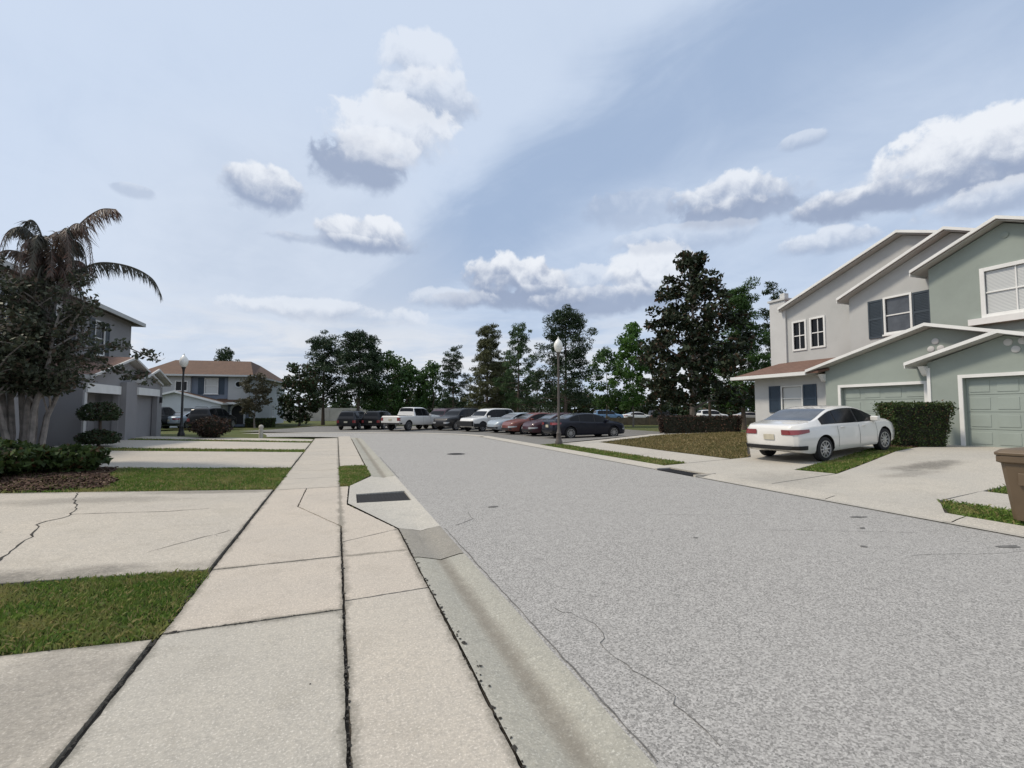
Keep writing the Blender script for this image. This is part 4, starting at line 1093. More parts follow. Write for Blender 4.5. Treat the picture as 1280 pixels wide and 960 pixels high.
    for s in (-1, 1):
        a = wrap(zf + .02, zf + .14, L - .12, 0, s, 1, .006); mb.add(a[0], a[1], 0, True)
    mb.build('grille', M['black'], root)
    mb = MB(); zp = (.72 if kind == 'sedan' else zr - .2); mb.box(-L - .022, -L - .004, -.16, .16, zp - .075, zp + .075); mb.build('number_plate', M['plate'], root)
    for s in (-1, 1):
        x = sp['side'][-1][1] - .10; y = side_y(x, belt(x)); mb = MB()
        mb.box(x - .05, x + .10, min(s * (y - .02), s * (y + .19)), max(s * (y - .02), s * (y + .19)), belt(x) + .01, belt(x) + .15)
        mb.build('mirror', mat, root, bevel=.03)
    if detail:
        for s in (-1, 1):
            mb = MB()
            for xd in [q[0] - .035 for q in sp['side'][1:]] + [sp['side'][-1][1] + .02]:
                lo_, hi_ = low(xd) + .08, belt(xd) - .005; V = []
                for k in range(13):
                    z = lo_ + (hi_ - lo_) * k / 12; y = side_y(xd, z) + .003; V += [(xd - .006, s * y, z), (xd + .006, s * y, z)]
                mb.add(V, [(2 * i, 2 * i + 1, 2 * i + 3, 2 * i + 2) for i in range(12)])
            mb.build('door_seam', M['black'], body)
            for q in sp['side'][1:]:
                xd = q[0] + .10; z = belt(xd) - .10; y = side_y(xd, z); mb = MB(); a, b = sorted((s * (y - .01), s * (y + .028))); mb.box(xd, xd + .2, a, b, z - .016, z + .016); mb.build('door_handle', mat, root, bevel=.008)
    if kind == 'sedan' and detail:
        mb = MB(); V = []
        for k in range(17):
            p = roof_pt(-1.80, -.93 + 1.86 * k / 16); V += [(p[0] - .006, p[1], p[2] + .004), (p[0] + .006, p[1], p[2] + .004)]
        mb.add(V, [(2 * i, 2 * i + 1, 2 * i + 3, 2 * i + 2) for i in range(16)]); mb.build('trunk_seam', M['black'], body)
    if kind == 'pickup':
        mb = MB(); mb.box(-2.74, -1.08, -.76, .76, 1.17, 1.205); mb.build('bed_cover', M['black'], root)
    if roofrack:
        mb = MB()
        for s in (-1, 1): mb.tube([(-1.7, s * .6, 1.80), (-1.5, s * .6, 1.85), (.0, s * .6, 1.85), (.2, s * .6, 1.79)], .018, 6)
        mb.build('roof_rack', M['black'], root)
    return root

def place(o, x, y, deg, z=None):
    o.location = (x, y, zt(x, y) if z is None else z); o.rotation_euler = (0, 0, rad(deg)); return o
def recolor(o, mat, old):
    for ch in o.children_recursive:
        if ch.type == 'MESH':
            for i, mm in enumerate(ch.data.materials):
                if mm == old:
                    ch.data = ch.data.copy(); ch.data.materials[i] = mat; break
    return o
LOT = 'cars parked in the lot at the bend'
def variant(src, old, mat, label, group):
    c_ = recolor(copy_tree(src), mat, old); tag(c_, label=label, group=group); return c_

car = make_car('sedan', PAINT['white'], 'white four door sedan parked on the driveway before the green garage', None, 'car')
place(car, 13.92, 10.22, 4.5, (zt(12.5, 10) + zt(15.35, 10)) / 2 + .002); car.rotation_euler = (0, -math.atan2(zt(15.35, 10) - zt(12.5, 10), 2.85), rad(4.5))
navy = variant(car, PAINT['white'], PAINT['navy'], 'dark navy sedan parked side-on behind the lamp post', LOT); place(navy, 13.6, 24.5, 2, .0)
mar = variant(car, PAINT['white'], PAINT['maroon'], 'dark maroon sedan between the navy sedan and the red sedan', LOT); place(mar, 13.4, 27.4, 184, .0)
redc = variant(car, PAINT['white'], PAINT['red'], 'faded red sedan parked between the maroon and silver blue ones', LOT); place(redc, 12.9, 30.0, 188, .0)
sil = variant(car, PAINT['white'], PAINT['silver'], 'silver blue sedan parked next to the white off-roader', LOT); place(sil, 12.6, 32.7, 196, .0)
jeep = make_car('suv', PAINT['white'], 'white off-road vehicle with black lower front in the parking lot', LOT, 'suv'); place(jeep, 11.2, 35.6, 205, .0)
m = MB(); m.box(2.30, 2.46, -.88, .88, .42, .80); m.box(1.1, 2.3, -.97, -.93, .36, .62); m.box(1.1, 2.3, .93, .97, .36, .62); m.build('bull_bar', M['black'], jeep, bevel=.03)
suv = make_car('suv', PAINT['dark'], 'dark grey suv parked between the white off-roader and the maroon wagon', LOT, 'suv', roofrack=True); place(suv, 9.6, 38.6, 215, .0)
mw = variant(suv, PAINT['dark'], PAINT['maroon'], 'maroon brown wagon partly hidden right of the white pickup', LOT); place(mw, 9.0, 42.6, 228, .0)
pk = make_car('pickup', PAINT['white'], 'white pickup truck with its tailgate towards the street', LOT, 'pickup truck', 'pickup_truck'); place(pk, 6.0, 39.6, 42, .0)
s2 = variant(suv, PAINT['dark'], PAINT['black'], 'black suv parked directly left of the white pickup', LOT); place(s2, 3.6, 42.6, 62, .0); s2.scale = (.9, .9, .88)
s3 = variant(suv, PAINT['dark'], PAINT['dark'], 'charcoal suv parked leftmost in the lot beside the lawn', LOT); place(s3, 1.55, 42.6, 66, .0); s3.scale = (.9, .9, .88)
FARG = 'cars by the red roofed house'
p2 = variant(pk, PAINT['white'], PAINT['black'], 'black pickup truck at the dark garage of the red roofed house', FARG); place(p2, -14.0, 47.5, 80)
p3 = variant(car, PAINT['white'], PAINT['silver'], 'pale silver sedan before the red roofed house', FARG); place(p3, -12.3, 49.0, 70)
p4 = variant(suv, PAINT['dark'], PAINT['black'], 'black suv half hidden by the round bush before the far house', FARG); place(p4, -9.8, 46.5, 75)
FAR2 = 'vehicles on the far street beyond the trees'
for src, old, mt, lb, x, y, a in ((suv, PAINT['dark'], PAINT['blue'], 'light blue van far off right of the navy sedan', 41.0, 66.0, -12), (car, PAINT['white'], PAINT['white'], 'far white sedan right of the light blue van', 46.5, 66, -12),
                                  (suv, PAINT['dark'], PAINT['dark'], 'far dark suv beyond the brown field fence', 50.5, 64.5, -12), (jeep, PAINT['white'], PAINT['white'], 'far white suv seen past the magnolia hedge', 57.0, 60.5, -15), (car, PAINT['white'], PAINT['beige'], 'far beige sedan under the magnolia crown', 60.5, 56.5, -15)):
    c_ = variant(src, old, mt, lb, FAR2); place(c_, x, y, a, -.1)

# ------------------------------------------------------------ street objects
def lamp_post(x, y, H, label, pm, off=0):
    root = empty('street_lamp', (x, y, zt(x, y) + off), label=label, cat='street lamp', group='street lamps with white globes')
    m = MB(); m.lathe([(.0, 0), (.17, 0), (.17, .12), (.13, .2), (.10, .45), (.12, .5), (.085, .58), (.06, .75), (.045, H - 1.0), (.05, H - .95), (.07, H - .78), (.10, H - .74), (.10, H - .70), (0, H - .70)], 18); m.build('pole', pm, root)
    m = MB(); m.lathe([(.09, H - .69), (.17, H - .58), (.21, H - .42), (.20, H - .30), (.14, H - .18), (.07, H - .10), (.03, H - .05), (.035, H - .02), (.0, H + .05)], 20); m.build('globe', M['lampgl'], root)
    return root
lamp_post(9.62, 19.75, 4.95, 'tall brown street lamp with white acorn globe beside the navy sedan', M['poleb'])
lamp_post(-7.7, 29.6, 4.35, 'black street lamp with white globe before the red roofed house', M['pole'])
m = MB(); m.lathe([(0, 0), (.11, 0), (.11, .62), (.13, .64), (.13, .70), (.09, .78), (0, .80)], 14); o1 = m.build('marker_post', M['post'], label='short pale marker post on the far left verge', cat='post'); o1.location = (-4.0, 30.1, zt(-4, 30.1) - .12)

b = empty('wheelie_bin', (9.12, 3.64, zt(9.12, 3.64)), rad(8), label='brown wheeled trash bin at the curb, cut by the right photo edge', cat='trash bin')
m = MB(); r0, r1 = (.23, .25), (.34, .36)
def ring(rx, ry, z, ch=.06): return [(-rx, -ry + ch, z), (-rx + ch, -ry, z), (rx - ch, -ry, z), (rx, -ry + ch, z), (rx, ry - ch, z), (rx - ch, ry, z), (-rx + ch, ry, z), (-rx, ry - ch, z)]
R_ = [ring(.25, .23, .06), ring(.335, .30, .82), ring(.335, .30, .84), ring(.375, .34, .86), ring(.375, .34, .95), ring(.35, .32, .95)]
V = [p for q in R_ for p in q]; F = [(j * 8 + i, j * 8 + (i + 1) % 8, (j + 1) * 8 + (i + 1) % 8, (j + 1) * 8 + i) for j in range(5) for i in range(8)] + [tuple(range(8))[::-1], tuple(range(40, 48))]
m.add(V, F); m.box(-.345, -.31, -.12, .12, .55, .72); m.build('body', M['brown'], b, bevel=.008)
m = MB(); R_ = [ring(.385, .35, .953), ring(.39, .355, .99), ring(.34, .30, 1.035), ring(.2, .17, 1.055)]
V = [p for q in R_ for p in q]; F = [(j * 8 + i, j * 8 + (i + 1) % 8, (j + 1) * 8 + (i + 1) % 8, (j + 1) * 8 + i) for j in range(3) for i in range(8)] + [tuple(range(8))[::-1], tuple(range(24, 32))]
m.add(V, F); m.build('lid', M['brown'], b, bevel=.008)
m = MB(); m.tube([(.36, -.22, .93), (.44, -.22, .95), (.44, .22, .95), (.36, .22, .93)], .018, 8); m.build('handle', M['black'], b)
for s in (-1, 1):
    m = MB(); m.lathe([(0, -.03), (.11, -.03), (.12, -.02), (.12, .02), (.11, .03), (0, .03)], 18, 0, 'y', (.22, s * .29, .12)); m.build('wheel', M['tyre'], b)

# pale boundary wall and fence far behind
def long_wall(name, pts, z, mat, label, cat, th=.2, posts=None):
    root = empty(name, (pts[0][0], pts[0][1], -.12), label=label, cat=cat); ox, oy = pts[0]
    m = MB()
    for (xa, ya), (xb, yb) in zip(pts[:-1], pts[1:]):
        d = Vector((xb - xa, yb - ya, 0)); L = d.length; M_ = Matrix.Translation((xa - ox, ya - oy, 0)) @ Matrix.Rotation(math.atan2(d.y, d.x), 4, 'Z')
        m.box(0, L, -th / 2, th / 2, 0, z, 0, M_)
        k = int(L / posts)
        for i in range(k + 1):
            pm = MB(); pm.box(i * L / k - .2, i * L / k + .2, -th / 2 - .08, th / 2 + .08, 0, z + .15, 0, M_); pm.build('post', mat, root)
    m.build('panel', mat, root)
long_wall('boundary_wall', [(-9, 84), (14, 80), (36, 74)], 2.1, M['fence'], 'long pale boundary wall behind the parked cars', 'wall', .2, 6)
long_wall('fence', [(24, 48), (38, 43), (52, 38)], .9, mat_plain('fence_brown', (.15, .12, .085), .9, .3, 3), 'low brown fence before the far street on the right', 'fence', .08, 2.4)

# hydrant-like sign post behind lot is unclear in the photo and left out
# ------------------------------------------------------------------- trees
PG = 'pines and oaks beyond the parking lot'
cone = [(0, .75), (.15, 1), (.45, .9), (.7, .65), (.88, .38), (1, .12)]
oval = [(0, .5), (.2, .85), (.5, 1), (.8, .75), (1, .25)]
slim = [(0, .55), (.25, .9), (.5, 1), (.75, .7), (1, .15)]
broad_tree('magnolia', 23.8, 27.0, 12.9, .16, [(0, .72), (.12, 1), (.35, .95), (.55, .80), (.70, .58), (.86, .44), (1, .14)], 3.65, 215, .66, 66, .17, M['lf_mag'], M['barkg'], 'tall dark magnolia with ragged conical crown behind a low hedge', tr=.24, seed=11, fill=.5)
pine_tree('pine_tree', 32.6, 31.0, 12.2, .16, 3.0, 58, M['lf_mid'], 'green pine directly right of the dark magnolia', 21, .2, PG, nleaf=85, ls=.19, tuft=.62, top=.55)
pine_tree('pine_tree', 40.5, 34.5, 14.2, .3, 2.2, 34, M['lf_pine'], 'pine whose dark top shows above the townhouse chimney', 22, .2, PG, nleaf=70, ls=.2, tuft=.6)
pine_tree('pine_tree', 21.2, 42.0, 11.6, .2, 4.0, 66, M['lf_pine'], 'large dark pine behind the tall street lamp', 23, .2, PG, nleaf=95, ls=.17, tuft=.68, top=.6, power=.5)
pine_tree('pine_tree', 18.6, 48.5, 10.9, .2, 3.3, 58, M['lf_pineg'], 'open branched pine left of the large dark pine', 24, .15, PG, nleaf=60, ls=.16, tuft=.5)
pine_tree('cypress_tree', 16.2, 52.0, 11.4, .05, 3.3, 130, M['lf_feather'], 'feathery pale olive cypress above the dark suv', 25, .15, PG, nleaf=80, ls=.15, tuft=.5, top=.3)
pine_tree('cypress_tree', 19.3, 54.5, 7.6, .02, 3.4, 110, M['lf_feather'], 'shorter feathery olive cypress right of the taller one', 35, .12, PG, nleaf=80, ls=.15, tuft=.55, top=.4)
pine_tree('pine_tree', 13.4, 56.5, 9.4, .18, 2.9, 46, M['lf_pine'], 'thin pine with crooked top left of the feathery cypress', 26, .13, PG, nleaf=60, ls=.16, tuft=.5)
broad_tree('young_tree', 28.4, 41.0, 10.6, .2, slim, 1.9, 120, .55, 66, .14, M['lf_bright'], M['barkg'], 'slender bright green young tree left of the magnolia', tr=.09, seed=27, group=PG, fill=.25)
broad_tree('young_tree', 30.0, 48.5, 9.2, .2, slim, 2.6, 105, .6, 50, .15, M['lf_mid'], M['barkg'], 'sparse pale young tree left of the bright slender one', tr=.09, seed=28, group=PG, fill=.3)
pine_tree('pine_tree', -1.5, 60.0, 10.3, .32, 3.7, 46, M['lf_pine'], 'open dark pine at the left of the left tree cluster', 29, .2, PG, nleaf=75, ls=.2, tuft=.72, top=.6)
pine_tree('pine_tree', 2.2, 57.0, 10.4, .32, 4.0, 60, M['lf_pine'], 'dense dark round topped pine in the left tree cluster', 30, .2, PG, nleaf=90, ls=.2, tuft=.80, top=.75, power=.4)
broad_tree('oak_tree', -3.8, 56.0, 6.6, .08, oval, 2.3, 80, .7, 56, .17, M['lf_dark'], M['bark'], 'low dark tree leftmost at the lawn edge', tr=.12, seed=31, group=PG)
broad_tree('oak_tree', 5.8, 59.5, 8.8, .08, oval, 3.3, 110, .8, 62, .18, M['lf_mid'], M['bark'], 'mid green round tree right of the dense dark pine', tr=.14, seed=32, group=PG)
broad_tree('oak_tree', 8.6, 63.0, 8.0, .08, oval, 2.9, 90, .8, 60, .18, M['lf_mid'], M['bark'], 'green tree above the white pickup', tr=.13, seed=33, group=PG)
broad_tree('oak_tree', 11.5, 60.0, 7.6, .10, oval, 2.4, 80, .7, 56, .17, M['lf_mid'], M['bark'], 'small green tree right of the white pickup', tr=.12, seed=34, group=PG)
broad_tree('oak_tree', 25.3, 58.5, 6.8, .1, oval, 3.0, 70, .7, 46, .17, M['lf_dark'], M['bark'], 'low dark tree between the large pine and the pale young tree', tr=.12, seed=36, group=PG)
broad_tree('oak_tree', 36.5, 47.0, 5.4, .15, oval, 2.0, 40, .6, 46, .16, M['lf_dark'], M['bark'], 'low dark tree behind the magnolia at its left', tr=.12, seed=37, group=PG)
pine_tree('pine_tree', -17.0, 86.0, 11.2, .4, 2.6, 30, M['lf_pine'], 'pine top showing above the red brown roof', 38, .2, PG, nleaf=70, ls=.24, tuft=.9, top=.7)
pine_tree('pine_tree', 35.5, 38.0, 10.2, .25, 2.3, 36, M['lf_pine'], 'dark pine filling the gap behind the magnolia and green pine', 39, .16, PG, nleaf=70, ls=.18, tuft=.6)
broad_tree('ornamental_tree', -7.4, 51.5, 5.2, .22, oval, 1.5, 50, .5, 60, .12, M['lf_grey'], M['barkg'], 'small greyish tree at the corner of the red roofed house', tr=.08, seed=40)
# far woods, reads as one mass
r = np.random.default_rng(5); cent = []
for i in range(560):
    x = r.uniform(-60, 190); y = 128 - .22 * x + r.uniform(-6, 8); H = 4.2 + 1.6 * math.sin(x * .13) + r.uniform(-1, 1.6)
    for k in range(3): cent.append((x + r.normal(0, 1), y + r.normal(0, 1), H * (k + .6) / 3))
C = clump_points(np.array(cent), r.uniform(1.0, 1.9, len(cent)), 26, r)
V = leaf_quads(C, .55, r); np_mesh('far_woods', V, np.arange(len(V)).reshape(-1, 4), M['lf_dark'], kind='stuff')

# ------------------------------------------------------ hedges and shrubs
def hedge_box(name, x, y, rz, lx, ly, h, taper, n, ls, mat, label, seed, off=0.):
    r = np.random.default_rng(seed); root = empty(name, (x, y, zt(x, y) + off), rz, label=label, cat='hedge')
    C = []
    u = r.uniform(-1, 1, (n, 2)); side = r.integers(0, 5, n); t = r.uniform(0, 1, n)
    k = taper + (1 - taper) * np.minimum(1, t * 1.15)
    X = np.where(side == 0, -1, np.where(side == 1, 1, u[:, 0])); Y = np.where(side == 2, -1, np.where(side == 3, 1, u[:, 1])); Z = np.where(side == 4, 1, t)
    k = np.where(side == 4, 1, k); j = r.normal(0, .022, (n, 3)); d = r.uniform(.90, 1.02, n)
    C = np.stack([X * k * d * lx / 2, Y * k * d * ly / 2, Z * h * np.where(side == 4, d, 1)], 1) + j; C[:, 2] = np.maximum(.03, C[:, 2])
    leaves_obj('foliage', C, ls, r, mat, root)
    m = MB(); q = .90
    bt = [(a * lx / 2 * taper * q, b_ * ly / 2 * taper * q, -.03) for a, b_ in ((-1, -1), (1, -1), (1, 1), (-1, 1))]; tp = [(a * lx / 2 * q, b_ * ly / 2 * q, h * .94) for a, b_ in ((-1, -1), (1, -1), (1, 1), (-1, 1))]
    m.add(bt + tp, [(0, 1, 2, 3), (4, 5, 6, 7), (0, 1, 5, 4), (1, 2, 6, 5), (2, 3, 7, 6), (3, 0, 4, 7)]); m.build('branches', M['hedgecore'], root)
    return root
hedge_box('hedge', 17.98, 10.1, rad(-24), 1.95, .9, 1.42, .74, 9000, .035, M['lf_hedge'], 'clipped square hedge between the two green garage driveways', 51)
hedge_box('hedge', 19.6, 21.9, rad(-36), 4.4, 1.1, 1.0, .95, 5000, .05, M['lf_red'], 'low dark hedge on the lawn under the magnolia', 52)
hedge_box('hedge', -7.1, 52.9, rad(-7), 2.6, .9, .9, .95, 2200, .07, M['lf_hedge'], 'low dark hedge along the red roofed house', 53, -.12)
shrub('round_shrub', -6.15, 28.7, .85, .85, .56, 3000, .06, M['lf_red'], 'round reddish shrub on the verge beside the black street lamp', 54)
# topiary
t_ = empty('topiary_shrub', (-8.25, 21.8, zt(-8.25, 21.8)), label='mushroom shaped topiary with two foliage tiers before the taupe garage', cat='shrub')
r = np.random.default_rng(55)
for zc, rx, rz_ in ((1.22, .62, .40), (.30, .62, .30)):
    d = r.normal(size=(2200, 3)); d /= np.linalg.norm(d, axis=1)[:, None]; C = d * (r.uniform(.74, 1.06, 2200) * (1 + .10 * np.sin(d[:, 0] * 4 + zc * 5) * np.cos(d[:, 1] * 5)))[:, None] * np.array([rx, rx, rz_]); C[:, 2] = np.where(C[:, 2] < -.6 * rz_, -.6 * rz_, C[:, 2]) + zc
    leaves_obj('foliage', C, .05, r, M['lf_dark'], t_)
m = MB(); m.tube([(0, 0, 0), (.03, 0, .6), (0, 0, 1.3)], [.06, .05, .04], 8); m.build('stem', M['bark'], t_)
SG = 'low dark shrubs in the left mulch bed'
for i, (x, y, rx, rz_, lb) in enumerate(((-5.75, 13.9, .6, .30, 'low dark shrub nearest the driveway at the right end of the bed'), (-6.6, 13.3, .7, .34, 'low dark shrub second from the right end of the mulch bed'),
        (-6.9, 12.3, .7, .26, 'low dark shrub at the front middle of the mulch bed'), (-7.6, 13.9, .75, .36, 'low dark shrub at the foot of the palm trunk'), (-7.9, 12.6, .8, .30, 'low dark shrub at the left edge of the photo'), (-8.6, 14.6, .8, .5, 'taller dark shrub behind the palm trunk at the left edge'))):
    shrub('low_shrub', x, y, rx, rx, rz_, 2200, .075, M['lf_hedge'], lb, 60 + i, group=SG, off=.02)

# palm and the multi-stemmed tree on the left
r = np.random.default_rng(77)
pal = empty('palm_tree', (-7.75, 16.2, zt(-7.75, 16.2)), label='dying palm with drooping brown fronds on the left', cat='palm tree')
m = MB(); n = 14
trunk = [(0 + .10 * math.sin(i * .5) + .012 * i, .02 * i, 5.1 * i / n - (.1 if i == 0 else 0)) for i in range(n + 1)]
m.tube(trunk, [.14 if i == 0 else .085 + .012 * (i % 2) + .05 * (i > 11) for i in range(n + 1)], 10); m.build('trunk', M['bark'], pal)
def frond(base, pts, ll, mat, dens=26, hang=.8, rt=.022):
    fm = MB(); B = [Vector(base) + Vector(p) for p in pts]
    P = []
    for i in range(len(B) - 1):                               # catmull-rom through the points
        p0, p1, p2, p3 = B[max(0, i - 1)], B[i], B[i + 1], B[min(len(B) - 1, i + 2)]
        for k in range(8):
            s = k / 8; P.append(.5 * ((2 * p1) + (p2 - p0) * s + (2 * p0 - 5 * p1 + 4 * p2 - p3) * s * s + (3 * p1 - p0 - 3 * p2 + p3) * s ** 3))
    P.append(B[-1]); N = len(P)
    fm.tube(P, [rt * (1 - .8 * i / N) for i in range(N)], 5)
    tot = int(dens * N / 4)
    for q in range(tot):
        f_ = .16 + .84 * q / tot; i = min(N - 2, int(f_ * (N - 1))); p = P[i].lerp(P[i + 1], f_ * (N - 1) - i); d = (P[i + 1] - P[i]).normalized()
        sd = d.cross(Vector((0, 0, 1))); sd = sd.normalized() if sd.length > .05 else Vector((1, 0, 0)); s = 1 if q % 2 else -1
        L = ll * (1 - .55 * f_) * r.uniform(.5, 1.1); dirv = (sd * s * (1 - hang) + Vector((0, 0, -1)) * hang + d * .35 + Vector(r.normal(0, .16, 3))).normalized()
        p1 = p + dirv * L * .5 + sd * s * .03; p2 = p1 + (dirv + Vector((0, 0, -.5))).normalized() * L * .5; w = .010
        fm.add([p - d * w, p + d * w, p1 + d * w * .9, p2, p1 - d * w * .9], [(0, 1, 2, 3, 4)])
    fm.build('frond', mat, pal)
tb = trunk[-1]
frond(tb, [(0, 0, 0), (.28, .05, .85), (.62, .05, 1.55), (1.05, .0, 1.98), (1.42, 0, 2.05)], .85, M['fr_dead'], 34, .75, .035)
frond(tb, [(0, 0, 0), (.55, -.05, .12), (1.15, -.1, .42), (1.85, -.12, .38), (2.4, -.15, .08), (2.65, -.15, -.4)], .66, M['fr_gr'], 34, .92, .03)
for k in range(22):
    a = k * 2.39 + .4; q = r.uniform(.5, .95); hgt = r.uniform(.3, 1.5); mt = M['fr_dead'] if k % 3 else M['fr_gr']
    u = Vector((math.cos(a), math.sin(a), 0))
    frond(tb, [(0, 0, 0), tuple(u * q * .4 + Vector((0, 0, hgt * .75))), tuple(u * q * .8 + Vector((0, 0, hgt))), tuple(u * q * 1.15 + Vector((0, 0, hgt * .75))), tuple(u * q * 1.35 + Vector((0, 0, hgt * .2 - .3)))], .55, mt, 22, .7)
for k in range(22):
    a = k * 2.39; q = r.uniform(.25, .5); u = Vector((math.cos(a), math.sin(a), 0))
    frond(tb, [(0, 0, .1), tuple(u * q + Vector((0, 0, .1))), tuple(u * q * 1.6 + Vector((0, 0, -.8))), tuple(u * q * 1.5 + Vector((0, 0, -2.3)))], .6, M['fr_dead'] if k % 2 else M['fr_gr'], 20, .85)

ct = empty('multi_stem_tree', (-7.62, 15.6, zt(-7.62, 15.6)), label='dark leafy tree with several leaning pale stems beside the palm', cat='tree')
m = MB(); cent = []; rad_ = []
stems = [((-.35, -.1), (-1.9, .5), 4.3), ((-.12, .1), (-.7, .9), 4.5), ((.12, 0), (.35, .6), 4.3), ((.3, -.1), (.75, .1), 4.0), ((.0, -.25), (-.2, -1.2), 3.6), ((.42, .1), (.95, .8), 3.6), ((-.2, .2), (-1.3, .6), 5.1), ((.05, .2), (-.3, .5), 5.3), ((.2, .2), (.45, .7), 5.0), ((-.4, .1), (-2.0, .0), 4.9)]
for (bx_, by_), (ex, ey), hh in stems:
    P = [Vector((bx_ + (ex - bx_) * (i / 6) ** 1.35 + .04 * math.sin(i * 1.9 + ex), by_ + (ey - by_) * (i / 6) ** 1.3, hh * i / 6 - (.1 if i == 0 else 0))) for i in range(7)]
    m.tube(P, [.085 * (1 - .75 * i / 6) for i in range(7)], 7)
    for k in range(15):
        i = r.integers(2, 6); p0 = P[i].lerp(P[i + 1], r.uniform(0, 1)); a = r.uniform(0, 2 * PI); L = r.uniform(.4, 1.0)
        p2 = p0 + Vector((math.cos(a) * L, math.sin(a) * L, r.uniform(-.2, .75))); p2.z = max(p2.z, 2.25); m.tube([p0, p0.lerp(p2, .5) + Vector((0, 0, .08)), p2], [.028, .018, .008], 4)
        for t in (.5, .8, 1): cent.append(tuple(p0.lerp(p2, t) + Vector(r.normal(0, .10, 3)))); rad_.append(r.uniform(.22, .42))
for pts in ([(.8, .2, 2.9), (1.7, .0, 3.1), (2.3, -.1, 3.05), (2.9, -.1, 2.75)], [(.8, .2, 2.9), (1.7, .0, 2.6), (2.2, .0, 2.35), (2.7, 0, 2.2)], [(-.8, 0, 3.6), (-1.6, -.4, 4.2), (-2.2, -.6, 4.5)], [(-.4, 0, 3.8), (-1.1, -.3, 4.5), (-1.6, -.4, 4.75)], [(.9, .1, 3.4), (1.2, 0, 4.0), (1.35, -.1, 4.35)]):
    P = [Vector(p) for p in pts]; m.tube(P, [.03 * (1 - .2 * i) for i in range(len(P))], 5)
    for a, b2 in zip(P[:-1], P[1:]):
        for t in (.35, .7, 1): cent.append(tuple(a.lerp(b2, t) + Vector(r.normal(0, .07, 3)))); rad_.append(r.uniform(.14, .28))
m.build('trunk', M['barkg'], ct)
C = clump_points(np.array(cent), np.array(rad_), 36, r, .6)
leaves_obj('crown', C, .058, r, M['lf_olive'], ct)

# ------------------------------------------------------------- light and sky
SUN_AZ, SUN_EL = rad(-70), rad(53)      # azimuth measured from +Y, negative = to the left
sun = bpy.data.lights.new('sun', 'SUN'); sun.energy = 2.9; sun.angle = rad(9); sun.color = (1, .89, .74)
so = bpy.data.objects.new('sun', sun); COL.objects.link(so)
sd = Vector((math.sin(SUN_AZ) * math.cos(SUN_EL), math.cos(SUN_AZ) * math.cos(SUN_EL), math.sin(SUN_EL)))
so.rotation_euler = sd.to_track_quat('Z', 'Y').to_euler()

wd = bpy.data.worlds.new('World'); S.world = wd; wd.use_nodes = True
t = NT(wd.node_tree); bg = wd.node_tree.nodes['Background']; bg.inputs['Strength'].default_value = .1
sky = t.n('ShaderNodeTexSky', sky_type='NISHITA', sun_disc=False, sun_elevation=SUN_EL, sun_rotation=SUN_AZ)
D = t.n('ShaderNodeTexCoord').outputs['Generated']
sx = t.n('ShaderNodeSeparateXYZ'); t.link(D, sx.inputs[0]); dz = sx.outputs[2]
den = t.math('ADD', t.math('MAXIMUM', dz, 0.0), .16)
pl = t.n('ShaderNodeCombineXYZ'); t.link(t.math('DIVIDE', sx.outputs[0], den), pl.inputs[0]); t.link(t.math('DIVIDE', sx.outputs[1], den), pl.inputs[1])
def mp(vec, rot, sc):
    x = t.n('ShaderNodeMapping'); t.link(vec, x.inputs[0]); x.inputs['Rotation'].default_value = (0, 0, rot); x.inputs['Scale'].default_value = sc; return x.outputs[0]
K = 10.0
def col(r_, g_, b_): return (r_ * K, g_ * K, b_ * K)
sa, ca = math.sin(rad(-21)), math.cos(rad(-21))           # the cirrus streaks run along this bearing
along = t.vmath('DOT_PRODUCT', pl.outputs[0], (sa, ca, 0)); across = t.vmath('DOT_PRODUCT', pl.outputs[0], (ca, -sa, 0))
def streak(ka, kc, sc, det, dist, off):
    x = t.n('ShaderNodeCombineXYZ'); t.link(t.math('MULTIPLY', along, ka), x.inputs[0]); t.link(t.math('MULTIPLY', across, kc), x.inputs[1]); x.inputs[2].default_value = off
    return t.noise(x.outputs[0], sc, det, .55, dist)
nA = streak(.30, 1.0, 1.5, 5, .4, 2.); nB = streak(.45, 1.0, 4.5, 7, .8, 5.); nC = t.noise(pl.outputs[0], 2.6, 7, .62, .6)
#CAMDIRS
def blob(dirv, s0, s1): return t.mapr(t.vmath('DOT_PRODUCT', D, dirv), math.cos(rad(s1)), math.cos(rad(s0)), 0, 1, True)
def dvec(az, el): return Vector((math.sin(rad(az)) * math.cos(rad(el)), math.cos(rad(az)) * math.cos(rad(el)), math.sin(rad(el))))
# high veil: thin bright cirrus over grey blue
acr = t.math('ADD', across, t.math('MULTIPLY', t.math('SUBTRACT', nA, .5), .45))
acr = t.math('ADD', acr, t.math('MULTIPLY', t.math('SUBTRACT', nB, .5), .18))
gap = t.math('MULTIPLY', t.mapr(acr, .76, 1.02, 0, 1, True), t.mapr(acr, 1.10, 1.55, 1, .38, True))
gap = t.math('MAXIMUM', gap, t.math('MULTIPLY', t.mapr(along, 1.15, 1.9, 0, .48, True), t.mapr(acr, -.1, .5, .15, 1, True)))
gap = t.math('ADD', gap, t.math('MULTIPLY', t.math('SUBTRACT', nC, .5), .75)); gap = t.math('ADD', gap, t.math('MULTIPLY', t.math('SUBTRACT', nB, .5), .45))
base = t.mix(t.mapr(gap, -.05, 1.10, 0, 1, True), col(.665, .765, .925), col(.40, .515, .715))
base = t.mix(t.math('MULTIPLY', t.mapr(across, -.1, -.6, 0, .5, True), 1.), base, col(.70, .77, .90))
